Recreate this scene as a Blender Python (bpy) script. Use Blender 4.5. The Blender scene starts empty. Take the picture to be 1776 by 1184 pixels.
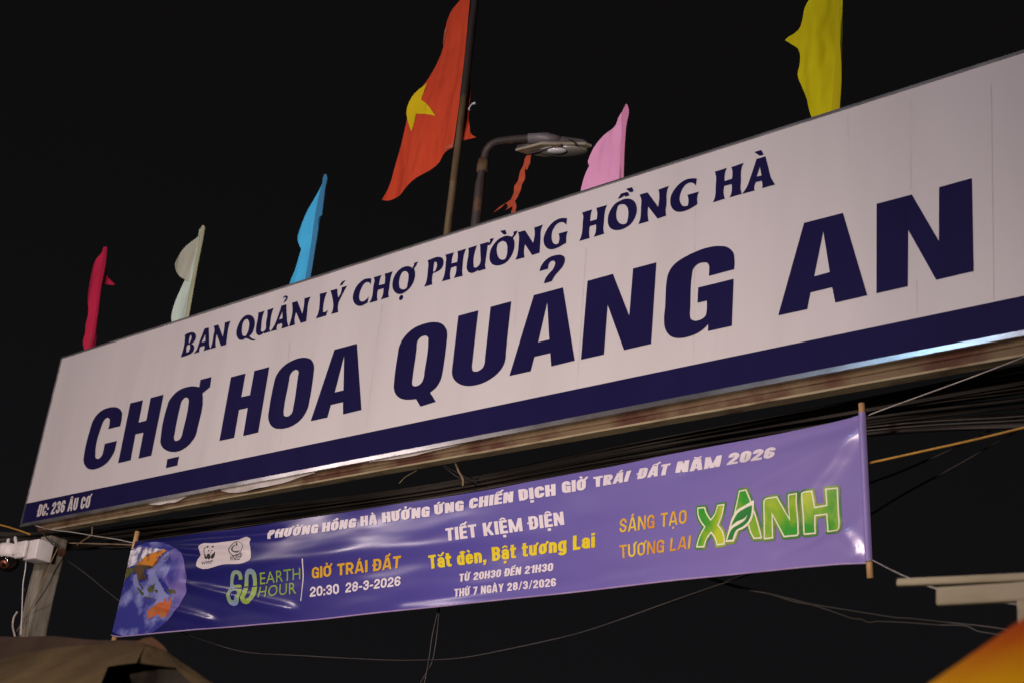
import bpy, bmesh, math, random
from mathutils import Vector, Matrix
random.seed(7)
SC = bpy.context.scene
COL = SC.collection

# ------------------------------------------------------------------ camera
CAM = Vector((0.0, 0.0, 1.6))
ROT = Matrix(((0.75611195, 0.18845105, 0.62672236),
              (0.64704301, -0.35886334, -0.67272018),
              (0.09813286, 0.91416809, -0.3932768)))
cd = bpy.data.cameras.new('camera'); cam = bpy.data.objects.new('camera', cd); COL.objects.link(cam)
cd.sensor_width = 36.0; cd.lens = 50.0; cd.clip_start = 0.1; cd.clip_end = 3000
cam.matrix_world = Matrix.Translation(CAM) @ ROT.to_4x4()
cd.dof.use_dof = True; cd.dof.focus_distance = 10.6; cd.dof.aperture_fstop = 2.8
SC.camera = cam

# ------------------------------------------------------------------ night sky and lamps out of view
w = bpy.data.worlds.new('World'); SC.world = w; w.use_nodes = True
wn = w.node_tree.nodes; wl = w.node_tree.links
bg = wn['Background']
bg.inputs['Strength'].default_value = 1.0
# night sky: a faint glow of the town low down, thinning upwards, with slight cloud
_tc = wn.new('ShaderNodeTexCoord'); _sp = wn.new('ShaderNodeSeparateXYZ'); wl.new(_tc.outputs['Generated'], _sp.inputs[0])
_nz = wn.new('ShaderNodeTexNoise'); _nz.inputs['Scale'].default_value = 2.2; _nz.inputs['Detail'].default_value = 5; wl.new(_tc.outputs['Generated'], _nz.inputs['Vector'])
_ma = wn.new('ShaderNodeMath'); _ma.operation = 'MULTIPLY_ADD'; _ma.inputs[1].default_value = .35; wl.new(_nz.outputs['Fac'], _ma.inputs[0]); wl.new(_sp.outputs['Z'], _ma.inputs[2])
_rp = wn.new('ShaderNodeValToRGB'); wl.new(_ma.outputs[0], _rp.inputs['Fac'])
_e = _rp.color_ramp.elements; _e[0].position = .18; _e[0].color = (0.0064, 0.0062, 0.0070, 1); _e[1].position = .85; _e[1].color = (0.0040, 0.0035, 0.0037, 1)
wl.new(_rp.outputs['Color'], bg.inputs['Color'])
SC.view_settings.view_transform = 'Standard'; SC.view_settings.look = 'None'
SC.view_settings.exposure = 0.0; SC.view_settings.gamma = 1.0

def lamp(name, loc, power, color, size=0.3):
    l = bpy.data.lights.new(name, 'POINT'); l.energy = power; l.color = color; l.shadow_soft_size = size
    o = bpy.data.objects.new(name, l); o.location = loc; COL.objects.link(o); return o
lamp('street_light', (-5.6, -6.0, 8.5), 2250, (1.0, 0.79, 0.79), 0.4)
lamp('far_street_light', (-18.5, -3.0, 8.9), 700, (1.0, 0.82, 0.78), 0.3)
lamp('glint_light', (-6.3, 0.2, 8.3), 150, (0.30, 0.66, 1.0), 0.2)  # unseen blue lamp added for the glint on the edge strips
sl_ = bpy.data.lights.new('fitted_spot', 'SPOT'); sl_.energy = 4100; sl_.color = (1.0, 0.81, 0.72); sl_.shadow_soft_size = 0.3  # unseen spot added, aim and cone fitted to the brightness across the sign
sl_.spot_size = 1.23; sl_.spot_blend = 1.0
so_ = bpy.data.objects.new('fitted_spot', sl_); so_.location = (-1.5, -3.9, 2.3)
so_.rotation_euler = (Vector((-8.45, 7.0, 2.5)) - Vector((-1.5, -3.9, 2.3))).to_track_quat('-Z', 'Y').to_euler(); COL.objects.link(so_)

# ------------------------------------------------------------------ helpers
def ray(x, y):
    return ROT @ Vector((x - 888.0, 592.0 - y, -2467.0))
def at(x, y, Y):
    d = ray(x, y); return CAM + d * (Y / d.y)
def atz(x, y, z):
    d = ray(x, y); return CAM + d * ((z - CAM.z) / d.z)

def tag(o, label=None, cat=None, group=None, kind=None):
    if label: o['label'] = label
    if cat: o['category'] = cat
    if group: o['group'] = group
    if kind: o['kind'] = kind
    return o
def thing(name, loc, label, cat, group=None):
    o = bpy.data.objects.new(name, None); o.location = loc; o.empty_display_size = 0.2
    COL.objects.link(o); return tag(o, label, cat, group)
def link_mesh(name, bm, mat, parent=None, smooth=False):
    me = bpy.data.meshes.new(name)
    bm.normal_update(); bm.to_mesh(me); bm.free()
    if smooth:
        for p in me.polygons: p.use_smooth = True
    me.materials.append(mat)
    o = bpy.data.objects.new(name, me); COL.objects.link(o)
    if parent is not None:
        top = parent
        off = Vector(top.location)
        while top.parent: top = top.parent; off += Vector(top.location)
        me.transform(Matrix.Translation(-off))
        o.parent = parent
    return o
def own_origin(o):
    """put the origin of a top-level mesh at its own centre"""
    me = o.data; n = len(me.vertices)
    c = sum((v.co for v in me.vertices), Vector()) / n
    me.transform(Matrix.Translation(-c)); o.location = c
    return o

# ---- materials
def mat(name, color, rough=0.6, metal=0.0, spec=0.5, noise=None, bump=None, coat=0.0, trans=None):
    m = bpy.data.materials.new(name); m.use_nodes = True
    nt = m.node_tree; p = nt.nodes['Principled BSDF']
    p.inputs['Base Color'].default_value = (*color, 1); p.inputs['Roughness'].default_value = rough
    p.inputs['Metallic'].default_value = metal; p.inputs['Specular IOR Level'].default_value = spec
    p.inputs['Coat Weight'].default_value = coat; p.inputs['Coat Roughness'].default_value = 0.12
    tc = nt.nodes.new('ShaderNodeTexCoord')
    def noise_node(scale, stretch, detail=6):
        mp = nt.nodes.new('ShaderNodeMapping'); mp.inputs['Scale'].default_value = stretch
        nt.links.new(tc.outputs['Object'], mp.inputs['Vector'])
        n = nt.nodes.new('ShaderNodeTexNoise'); n.inputs['Scale'].default_value = scale; n.inputs['Detail'].default_value = detail
        nt.links.new(mp.outputs['Vector'], n.inputs['Vector']); return n
    if noise:
        # noise = (scale, stretch, second colour, lo, hi)
        sc, st, c2, lo, hi = noise
        n = noise_node(sc, st)
        r = nt.nodes.new('ShaderNodeValToRGB')
        r.color_ramp.elements[0].position = lo; r.color_ramp.elements[0].color = (*color, 1)
        r.color_ramp.elements[1].position = hi; r.color_ramp.elements[1].color = (*c2, 1)
        nt.links.new(n.outputs['Fac'], r.inputs['Fac']); nt.links.new(r.outputs['Color'], p.inputs['Base Color'])
    if bump:
        sc, st, strength, dist = bump[:4]
        n = noise_node(sc, st, bump[4] if len(bump) > 4 else 4)
        b = nt.nodes.new('ShaderNodeBump'); b.inputs['Strength'].default_value = strength; b.inputs['Distance'].default_value = dist
        nt.links.new(n.outputs['Fac'], b.inputs['Height']); nt.links.new(b.outputs['Normal'], p.inputs['Normal'])
    return m

M = {}
M['vinyl'] = mat('white_vinyl', (0.66, 0.63, 0.63), 0.42, spec=0.35, noise=(1.1, (1.6, 1, 0.16), (0.575, 0.545, 0.545), 0.45, 0.86), bump=(0.9, (1.6, 1, 0.5), 0.45, 0.05))
M['seam'] = mat('vinyl_seam_dirt', (0.53, 0.49, 0.49), 0.6, noise=(3, (1, 1, 1), (0.63, 0.60, 0.60), 0.40, 0.62))
M['navy'] = mat('navy_film', (0.010, 0.008, 0.055), 0.55, spec=0.06, noise=(2.0, (1, 1, 0.3), (0.013, 0.010, 0.066), 0.4, 0.7), bump=(1.4, (2.2, 1, 0.25), 0.3, 0.02))
M['white_print'] = mat('white_print', (0.60, 0.56, 0.55), 0.45)
M['alu'] = mat('aluminium', (0.42, 0.425, 0.44), 0.27, metal=0.85, noise=(8, (0.4, 1, 1), (0.24, 0.235, 0.24), 0.42, 0.7))
M['rust'] = mat('rusty_steel', (0.17, 0.118, 0.062), 0.8, noise=(1.7, (1.0, 2.5, 1.2), (0.085, 0.030, 0.014), 0.47, 0.58), bump=(14, (1, 1, 1), 0.9, 0.02))
M['rust_lit'] = mat('lit_steel_lip', (0.34, 0.28, 0.165), 0.7, noise=(5, (0.7, 2, 2), (0.13, 0.075, 0.035), 0.5, 0.68))  # light on the lip painted in as a paler steel
M['torn'] = mat('torn_vinyl_backing', (0.60, 0.56, 0.53), 0.5, noise=(6, (1, 1, 1), (0.42, 0.36, 0.31), 0.45, 0.75), bump=(7, (1, 1, 2), 0.6, 0.02))
M['concrete'] = mat('weathered_concrete', (0.27, 0.25, 0.20), 0.9, noise=(5, (3, 3, 0.5), (0.15, 0.125, 0.09), 0.42, 0.7), bump=(35, (1, 1, 0.4), 0.5, 0.01))
M['plastic'] = mat('white_plastic', (0.80, 0.76, 0.74), 0.4, noise=(9, (1, 1, 1), (0.68, 0.63, 0.60), 0.5, 0.8))
M['black_gloss'] = mat('black_dome', (0.008, 0.007, 0.007), 0.08, spec=0.6, noise=(6, (1, 1, 1), (0.014, 0.011, 0.010), 0.4, 0.7))
M['copper'] = mat('lens_ring', (0.28, 0.10, 0.05), 0.35, metal=0.6, noise=(9, (1, 1, 1), (0.16, 0.06, 0.03), 0.4, 0.7))
M['cable'] = mat('black_cable', (0.018, 0.015, 0.013), 0.6, noise=(0.6, (1, 1, 1), (0.085, 0.074, 0.064), 0.45, 0.68))
M['wire'] = mat('thin_grey_wire', (0.060, 0.056, 0.052), 0.6, noise=(1.3, (1, 1, 1), (0.022, 0.020, 0.019), 0.4, 0.7))
M['wire_dim'] = mat('dark_wire', (0.055, 0.053, 0.05), 0.6, noise=(3, (1, 1, 1), (0.03, 0.03, 0.03), 0.4, 0.7))
M['wire_white'] = mat('pale_wire', (0.50, 0.47, 0.42), 0.5, noise=(4, (1, 1, 1), (0.28, 0.25, 0.22), 0.4, 0.7))
M['rope'] = mat('yellow_cord', (0.50, 0.27, 0.035), 0.6, noise=(9, (1, 1, 1), (0.36, 0.19, 0.03), 0.4, 0.7))
M['hemp'] = mat('tan_twine', (0.26, 0.19, 0.11), 0.85, noise=(9, (1, 1, 1), (0.14, 0.09, 0.05), 0.4, 0.7))
M['wood'] = mat('pale_wood', (0.56, 0.34, 0.15), 0.6, noise=(6, (4, 4, 0.6), (0.42, 0.24, 0.10), 0.4, 0.7))
M['bamboo'] = mat('bamboo', (0.15, 0.105, 0.05), 0.6, noise=(6, (4, 4, 0.6), (0.085, 0.05, 0.028), 0.4, 0.7), bump=(9, (3, 3, 0.4), 0.4, 0.01))
M['dark_pole'] = mat('dark_pole', (0.030, 0.020, 0.018), 0.7, noise=(6, (4, 4, 0.6), (0.018, 0.012, 0.012), 0.4, 0.7))
M['lamp_pipe'] = mat('rusty_lamp_pipe', (0.060, 0.046, 0.044), 0.55, metal=0.2, noise=(5, (1.5, 1.5, 1), (0.17, 0.085, 0.035), 0.55, 0.66))
M['lamp_body'] = mat('dull_lamp_casing', (0.20, 0.185, 0.19), 0.5, metal=0.2, noise=(7, (1, 1, 1), (0.11, 0.095, 0.095), 0.4, 0.7), bump=(30, (1, 1, 1), 0.3, 0.004))
M['lamp_rim'] = mat('pale_lamp_rim', (0.36, 0.33, 0.24), 0.5, noise=(7, (1, 1, 1), (0.24, 0.20, 0.13), 0.4, 0.7))
M['lamp_glass'] = mat('dusty_lamp_glass', (0.40, 0.40, 0.38), 0.18, spec=0.7, noise=(5, (1, 1, 1), (0.26, 0.25, 0.21), 0.4, 0.7))
M['bulb'] = mat('lamp_bulb', (0.8, 0.82, 0.85), 0.1, spec=0.8, noise=(5, (1, 1, 1), (0.7, 0.7, 0.72), 0.4, 0.7))
M['paint'] = mat('grey_painted_steel', (0.34, 0.30, 0.19), 0.6, noise=(9, (0.5, 1, 2), (0.26, 0.23, 0.14), 0.4, 0.7))
M['asphalt'] = mat('asphalt', (0.05, 0.048, 0.046), 0.85, noise=(12, (1, 1, 1), (0.035, 0.034, 0.033), 0.4, 0.7), bump=(60, (1, 1, 1), 0.6, 0.01))
def cloth(name, c, c2):
    return mat(name, c, 0.85, spec=0.12, noise=(2.2, (1, 1, 1), c2, 0.35, 0.75), bump=(3.2, (2.0, 1, 0.7), 0.6, 0.16, 1.2))

# ---- geometry
def tube_bm(pts, r, seg=8, bm=None, caps=True):
    bm = bm or bmesh.new()
    pts = [Vector(p) for p in pts]; n = len(pts)
    rs = r if isinstance(r, (list, tuple)) else [r] * n
    rings = []; prev = None
    for i, p in enumerate(pts):
        t = (pts[min(i + 1, n - 1)] - pts[max(i - 1, 0)]).normalized()
        if prev is None:
            a = Vector((0, 0, 1)) if abs(t.z) < 0.9 else Vector((1, 0, 0))
            u = t.cross(a).normalized()
        else:
            u = (prev - t * prev.dot(t)).normalized()
        prev = u; v = t.cross(u)
        rings.append([bm.verts.new(p + (u * math.cos(2 * math.pi * k / seg) + v * math.sin(2 * math.pi * k / seg)) * rs[i]) for k in range(seg)])
    for a, b in zip(rings, rings[1:]):
        for k in range(seg):
            bm.faces.new((a[k], a[(k + 1) % seg], b[(k + 1) % seg], b[k]))
    if caps:
        bm.faces.new(rings[0][::-1]); bm.faces.new(rings[-1])
    return bm
def smooth_pts(pts, n=6):
    """Catmull-Rom through 3-D points"""
    P = [Vector(p) for p in pts]
    if len(P) < 3: return P
    out = []
    for i in range(len(P) - 1):
        p0 = P[i - 1] if i else P[0] * 2 - P[1]
        p3 = P[i + 2] if i + 2 < len(P) else P[-1] * 2 - P[-2]
        for k in range(n):
            t = k / n
            out.append(0.5 * ((2 * P[i]) + (P[i + 1] - p0) * t + (2 * p0 - 5 * P[i] + 4 * P[i + 1] - p3) * t * t + (3 * P[i] - p0 - 3 * P[i + 1] + p3) * t ** 3))
    out.append(P[-1]); return out
def box_bm(lo, hi, bm=None, bevel=0.0, rot=None, loc=None):
    nb = bmesh.new()
    lo = Vector(lo); hi = Vector(hi)
    bmesh.ops.create_cube(nb, size=1.0)
    for v in nb.verts:
        v.co = Vector((lo[i] + (v.co[i] + 0.5) * (hi[i] - lo[i]) for i in range(3)))
    if bevel: bmesh.ops.bevel(nb, geom=nb.edges[:], offset=bevel, segments=2, profile=0.6, affect='EDGES')
    if rot is not None: bmesh.ops.transform(nb, matrix=rot.to_4x4(), verts=nb.verts)
    if loc is not None: bmesh.ops.translate(nb, vec=loc, verts=nb.verts)
    if bm is None: return nb
    me = bpy.data.meshes.new('t'); nb.to_mesh(me); nb.free(); bm.from_mesh(me); bpy.data.meshes.remove(me)
    return bm
def hull_bm(bottom, top):
    bm = bmesh.new(); b = [bm.verts.new(p) for p in bottom]; t = [bm.verts.new(p) for p in top]; n = len(b)
    for k in range(n): bm.faces.new((b[k], b[(k + 1) % n], t[(k + 1) % n], t[k]))
    bm.faces.new(b[::-1]); bm.faces.new(t)
    bmesh.ops.recalc_face_normals(bm, faces=bm.faces[:])
    return bm

# ---- outlines: "x,y" tokens, a trailing * marks a corner; smooth between corners
def parse(s):
    out = []
    for tok in s.split():
        c = tok.endswith('*'); x, y = tok.rstrip('*').split(',')
        out.append((float(x), float(y), c))
    return out
def smooth_ring(pts, n=5, allcorner=False):
    N = len(pts)
    if allcorner or all(p[2] for p in pts): return [(p[0], p[1]) for p in pts]
    out = []
    for i in range(N):
        p1 = Vector(pts[i][:2]); p2 = Vector(pts[(i + 1) % N][:2])
        if pts[i][2] and pts[(i + 1) % N][2]:
            out.append(tuple(p1)); continue
        p0 = Vector(pts[i - 1][:2]) if not pts[i][2] else p1
        p3 = Vector(pts[(i + 2) % N][:2]) if not pts[(i + 1) % N][2] else p2
        d1 = max((p2 - p1).length, 1e-6); d0 = (p1 - p0).length; d2 = (p3 - p2).length
        # finite-difference tangents scaled by the segment (keeps straight runs straight)
        if d0 > 1e-6:
            m1 = ((p1 - p0) / d0 * d1 + (p2 - p1) / d1 * d0) / (d0 + d1)
        else: m1 = None
        if d2 > 1e-6:
            m2 = ((p2 - p1) / d1 * d2 + (p3 - p2) / d2 * d1) / (d1 + d2)
        else: m2 = None
        if m1 is None and m2 is None: m1 = m2 = (p2 - p1) / d1
        elif m1 is None: m1 = 1.5 * (p2 - p1) / d1 - 0.5 * m2
        elif m2 is None: m2 = 1.5 * (p2 - p1) / d1 - 0.5 * m1
        m1 = m1 * d1; m2 = m2 * d1
        for k in range(n):
            t = k / n; t2 = t * t; t3 = t2 * t
            q = (2 * t3 - 3 * t2 + 1) * p1 + (t3 - 2 * t2 + t) * m1 + (-2 * t3 + 3 * t2) * p2 + (t3 - t2) * m2
            out.append((q.x, q.y))
    return out
def rings_px(crop, rings, n=5, corner=False):
    ox, oy, s = crop
    out = []
    for r in rings:
        r = parse(r) if isinstance(r, str) else r
        out.append([(ox + x / s, oy + y / s) for x, y in smooth_ring(r, n, corner)])
    return out
def fill_rings(rings, offset=0.0, extrude=0.0):
    """2-D rings (x,z) -> bmesh lying in local XY, holes respected"""
    cu = bpy.data.curves.new('c', 'CURVE'); cu.dimensions = '2D'; cu.fill_mode = 'BOTH' if extrude else 'FRONT'
    cu.offset = offset; cu.extrude = extrude
    for r in rings:
        sp = cu.splines.new('POLY'); sp.points.add(len(r) - 1); sp.use_cyclic_u = True
        for p, q in zip(sp.points, r): p.co = (q[0], q[1], 0, 1)
    return curve_bm(cu)
def curve_bm(cu):
    o = bpy.data.objects.new('tmp', cu); COL.objects.link(o)
    dg = bpy.context.evaluated_depsgraph_get(); dg.update()
    me = o.evaluated_get(dg).to_mesh()
    bm = bmesh.new(); bm.from_mesh(me)
    o.evaluated_get(dg).to_mesh_clear(); bpy.data.objects.remove(o); bpy.data.curves.remove(cu)
    bmesh.ops.remove_doubles(bm, verts=bm.verts[:], dist=1e-5)
    return bm
def merge(bms):
    out = bmesh.new()
    for b in bms:
        me = bpy.data.meshes.new('t'); b.to_mesh(me); b.free(); out.from_mesh(me); bpy.data.meshes.remove(me)
    return out
def plane_rings(pxrings, Y):
    out = []
    for r in pxrings:
        q = []
        for x, y in r:
            p = at(x, y, Y); q.append((p.x, p.z))
        out.append(q)
    return out
def cut_grid(bm, step, axes=(0, 1)):
    for ax in axes:
        vals = [v.co[ax] for v in bm.verts]
        k0 = math.floor(min(vals) / step) + 1; k1 = math.ceil(max(vals) / step)
        no = Vector((1, 0, 0)) if ax == 0 else Vector((0, 1, 0))
        for k in range(k0, k1):
            co = no * (k * step)
            bmesh.ops.bisect_plane(bm, geom=bm.verts[:] + bm.edges[:] + bm.faces[:], plane_co=co, plane_no=no, dist=1e-6)
def stand(bm, yfun):
    """local (x,z,lift) -> world (x, Y(x,z)-lift, z)"""
    for v in bm.verts:
        x, z, l = v.co; v.co = Vector((x, yfun(x, z) - l, z))
    return bm
# ---- heavy condensed sign-writer's alphabet, built from strokes in a cap height of 1
import unicodedata
def union_bm(verts, faces):
    """non-overlapping union of flat convex polygons"""
    from mathutils.geometry import delaunay_2d_cdt
    r = delaunay_2d_cdt([Vector(v) for v in verts], [], faces, 0, 1e-6)
    polys = [[verts[i] for i in f] for f in faces]
    boxes = [(min(p.x for p in q), max(p.x for p in q), min(p.y for p in q), max(p.y for p in q)) for q in polys]
    def inside(x, y):
        for q, bx in zip(polys, boxes):
            if x < bx[0] or x > bx[1] or y < bx[2] or y > bx[3]: continue
            c = False; j = len(q) - 1
            for i in range(len(q)):
                if (q[i].y > y) != (q[j].y > y) and x < (q[j].x - q[i].x) * (y - q[i].y) / (q[j].y - q[i].y) + q[i].x: c = not c
                j = i
            if c: return True
        return False
    bm = bmesh.new(); vs = [bm.verts.new((p.x, p.y, 0)) for p in r[0]]
    for f in r[2]:
        if inside(sum(r[0][i].x for i in f) / len(f), sum(r[0][i].y for i in f) / len(f)):
            try: bm.faces.new([vs[i] for i in f])
            except ValueError: pass
    bmesh.ops.delete(bm, geom=[v for v in bm.verts if not v.link_faces], context='VERTS')
    return bm
def arc(cx, cy, rx, ry, a0, a1, n=8):
    return [(cx + rx * math.cos(math.radians(a0 + (a1 - a0) * i / n)), cy + ry * math.sin(math.radians(a0 + (a1 - a0) * i / n))) for i in range(n + 1)]
class Pen:
    def __init__(self, s, h, w): self.s = s; self.h = h; self.w = w; self.polys = []
    def path(self, pts, closed=False, s=None, h=None):
        s = (s or self.s) / 2; h = (h or self.h) / 2; n = len(pts); L = []; R = []
        for i in range(n):
            a = pts[i - 1] if (closed or i) else pts[i]; b = pts[(i + 1) % n] if (closed or i < n - 1) else pts[i]
            dx, dy = b[0] - a[0], b[1] - a[1]; l = math.hypot(dx, dy) or 1; nx, ny = -dy / l * s, dx / l * h
            L.append((pts[i][0] + nx, pts[i][1] + ny)); R.append((pts[i][0] - nx, pts[i][1] - ny))
        for i in range(n if closed else n - 1):
            j = (i + 1) % n; self.polys.append([L[i], R[i], R[j], L[j]])
    def stem(self, x, y0=0.0, y1=1.0, s=None):
        s = (s or self.s) / 2; self.polys.append([(x - s, y0), (x + s, y0), (x + s, y1), (x - s, y1)])
    def bar(self, x0, x1, y, h=None):
        h = (h or self.h) / 2; self.polys.append([(x0, y - h), (x1, y - h), (x1, y + h), (x0, y + h)])
    def diag(self, x0, y0, x1, y1, s=None):
        s = (s or self.s) / 2; self.polys.append([(x0 - s, y0), (x0 + s, y0), (x1 + s, y1), (x1 - s, y1)])
def glyph(ch, s, h, k):
    """polygons and width of one base letter; k scales the widths"""
    W = {'I': s, 'i': s, 'M': .86 * k, 'T': .56 * k, 'E': .50 * k, 'L': .48 * k, '1': .42 * k, ':': s, ',': s, '.': s, '-': .34 * k, '/': .44 * k, 't': .42 * k, 'A': .68 * k, 'Y': .66 * k, 'K': .66 * k, 'g': .56 * k, '7': .54 * k,
         'N': .64 * k, 'O': .60 * k, 'Q': .60 * k, 'H': .62 * k, ' ': .26 * k}
    w = W.get(ch, (.58 if not ch.islower() else .54) * k)
    p = Pen(s, h, w); L = s / 2; R = w - s / 2; B = h / 2; T = 1 - h / 2; cx = w / 2; rx = max(.02, (w - s) / 2); ry = min(.24, rx * 1.25)
    top = lambda y, r=ry: arc(cx, y - r, rx, r, 0, 180); bot = lambda y, r=ry: arc(cx, y + r, rx, r, 180, 360)
    X = .76; XT = X - h / 2
    if ch in 'OQ0': p.path(top(T) + bot(B), True)
    if ch == 'Q': p.diag(w * .92, -.14, w * .60, .22, s * .8)
    if ch == 'C': p.path([(R, .62)] + top(T) + bot(B) + [(R, .38)])
    if ch == 'G': p.path([(R, .64)] + top(T) + bot(B) + [(R, .45)]); p.bar(w * .50, w, .46); p.stem(R, 0, .46)
    if ch == 'U': p.path([(L, 1)] + bot(B) + [(R, 1)])
    if ch == 'S': p.path([(R, .66)] + top(T) + [(L, .64), (L + .3 * (w - s), .545), (R - .3 * (w - s), .455), (R, .36)] + bot(B)[::-1] + [(L, .34)])
    if ch == '2': p.path([(L, .64)] + top(T)[::-1] + [(R, .66), (R - .12 * w, .50), (L + .12 * w, .28), (L, .10), (L, .04)]); p.bar(0, w, B)
    if ch == '3': p.path([(L, .68)] + top(T)[::-1] + [(R, .64), (R - .08 * w, .55), (w * .36, .52)]); p.path([(w * .36, .52), (R - .08 * w, .49), (R, .40)] + bot(B)[::-1] + [(L, .32)])
    if ch == '6': p.path(top(.60 - h / 2 + .02) + bot(B), True); p.path([(R, .68)] + top(T) + [(L, .3)])
    if ch == '8': p.path(top(T) + arc(cx, .52 + ry * .8, rx, ry * .8, 180, 360), True); p.path(arc(cx, .52 - ry * .8, rx, ry * .8, 0, 180) + bot(B), True)
    if ch == '7': p.bar(0, w, T); p.diag(w * .32, 0, R, 1 - h * .5)
    if ch == '1': p.stem(w - s / 2); p.diag(s * .35, .72, w - s, .86, s * .7); p.bar(0.0, w - s * .5, .78, h * .8)
    if ch == 'A': p.diag(L * .92, 0, cx - s * .22, 1, s * .92); p.diag(w - L * .92, 0, cx + s * .22, 1, s * .92); p.bar(w * .22, w * .78, .27, h * .9)
    if ch == 'H': p.stem(L); p.stem(R); p.bar(L, R, .50)
    if ch == 'I': p.stem(L)
    if ch == 'T': p.stem(cx); p.bar(0, w, T)
    if ch == 'L': p.stem(L); p.bar(L, w, B)
    if ch == 'E': p.stem(L); p.bar(L, w, B); p.bar(L, w, T); p.bar(L, w * .94, .5)
    if ch == 'N': p.stem(L, 0, 1, s * .92); p.stem(R, 0, 1, s * .92); p.diag(R - s * .02, 0, L + s * .02, 1, s * .98)
    if ch == 'M': p.stem(L, 0, 1, s * .9); p.stem(R, 0, 1, s * .9); p.diag(cx, 0, L + s * .1, 1, s * .8); p.diag(cx, 0, R - s * .1, 1, s * .8)
    if ch == 'K': p.stem(L); p.diag(s * .9, .30, R, 1, s * .9); p.diag(R + s * .05, 0, s * 1.05, .62, s * .95)
    if ch == 'Y': p.stem(cx, 0, .46); p.diag(cx, .40, L, 1, s * .92); p.diag(cx, .40, R, 1, s * .92)
    if ch in 'DĐ':
        p.stem(L); p.path([(L, T), (cx, T)] + arc(cx, T - ry, rx, ry, 90, 0) + arc(cx, B + ry, rx, ry, 0, -90) + [(cx, B), (L, B)])
        if ch == 'Đ': p.bar(-.10, cx, .51, h * .7)
    if ch in 'PRB':
        yb = .42 if ch != 'B' else .52; r2 = (T - yb) / 2
        p.stem(L); p.path([(L, T), (cx, T)] + arc(cx, T - r2, rx, r2, 90, -90) + [(L, yb)])
        if ch == 'R': p.diag(R, 0, cx, .44, s * .95)
        if ch == 'B': r3 = (yb - B) / 2; p.path([(L, yb), (cx, yb)] + arc(cx, B + r3, rx, r3, 90, -90) + [(L, B)])
    if ch == ':': p.stem(L, 0, h * 1.1); p.stem(L, .44, .44 + h * 1.1)
    if ch == ',': p.stem(L, 0, h); p.diag(L * .7, -.20, L * 1.2, 0.01, s * .6)
    if ch == '-': p.bar(0, w, .40)
    if ch == '/': p.diag(s * .3, -.03, w - s * .3, 1.03, s * .6)
    if ch == 't': p.path([(s * .75, .98), (s * .75, .22), (s * .8, .13), (s * 1.0, B), (w, B)]); p.bar(0, w, XT)
    if ch == 'i': p.stem(L, 0, X); p.stem(L, X + .08, X + .08 + h * .95)
    if ch == 'a': p.path(arc(cx, .26, rx, .26 - B, 0, 360, 12)[:-1], True); p.path([(L, .52), (L, .58)] + arc(cx, XT - ry * .8, rx, ry * .8, 180, 0) + [(R, 0)])
    if ch == 'n': p.stem(L, 0, X); p.path([(L, .45)] + arc(cx, XT - ry, rx, ry, 180, 0) + [(R, 0)])
    if ch == 'u': p.path([(L, X), (L, B + ry)] + bot(B) + [(R, .4)]); p.stem(R, 0, X)
    if ch == 'o': p.path(top(XT) + bot(B), True)
    if ch == 'e': p.path([(R, .40), (R, .45)] + top(XT) + bot(B) + [(R, .26)]); p.bar(L, w, .40, h * .75)
    if ch in 'đd':
        p.path(top(XT) + bot(B), True); p.stem(R, 0, 1)
        if ch == 'đ': p.bar(w * .45, w + .10, .90, h * .6)
    if ch == 'g': p.path(top(XT) + bot(B), True); p.path([(R, X), (R, -.04)] + arc(cx, -.04, rx, .13, 0, -180)[1:])
    # fall-backs kept simple
    return p.polys, w
def marks(ch, ms, w, s, h, lower):
    out = []; top = (.80 if lower else 1.0); cx = w / 2
    circ = '\u0302' in ms or '\u0306' in ms
    t = .055 + h * .32
    def st(x0, y0, x1, y1, th): 
        p = Pen(th, th, w); p.path([(x0, y0), (x1, y1)]); out.extend(p.polys)
    if '\u0302' in ms: st(cx - .17, top + .05, cx, top + .17, t); st(cx, top + .17, cx + .17, top + .05, t); out.append([(cx - t * .5, top + .15), (cx + t * .5, top + .15), (cx + t * .3, top + .21), (cx - t * .3, top + .21)])
    if '\u0306' in ms:
        p = Pen(t, t, w); p.path(arc(cx, top + .18, .16, .11, 180, 360)); out.extend(p.polys)
    dx, dy = (.17, .08) if circ else (0, 0)
    if '\u0301' in ms: st(cx - .06 + dx, top + .05 + dy, cx + .10 + dx, top + .21 + dy, t * 1.25)
    if '\u0300' in ms: st(cx + .06 - (0 if not circ else -.14), top + .05 + dy, cx - .10 + (0 if not circ else .14), top + .21 + dy, t * 1.25)
    if '\u0309' in ms:
        p = Pen(t, t, w); p.path([(cx - .08, top + .21), (cx + .02, top + .25), (cx + .08, top + .19), (cx, top + .11), (cx, top + .05)]); out.extend(p.polys)
    if '\u0323' in ms: q = s * .42; out.append([(cx - q, -.10 - h), (cx + q, -.10 - h), (cx + q, -.10), (cx - q, -.10)])
    if '\u031b' in ms:
        X = .76 if lower else 1.0
        out.append([(w - s * .75, X - .10), (w - s * .1, X - .16), (w + .14, X + .05), (w + .12, X + .12), (w - .03, X + .12), (w - s * .3, X - .0)])
    return out
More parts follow.
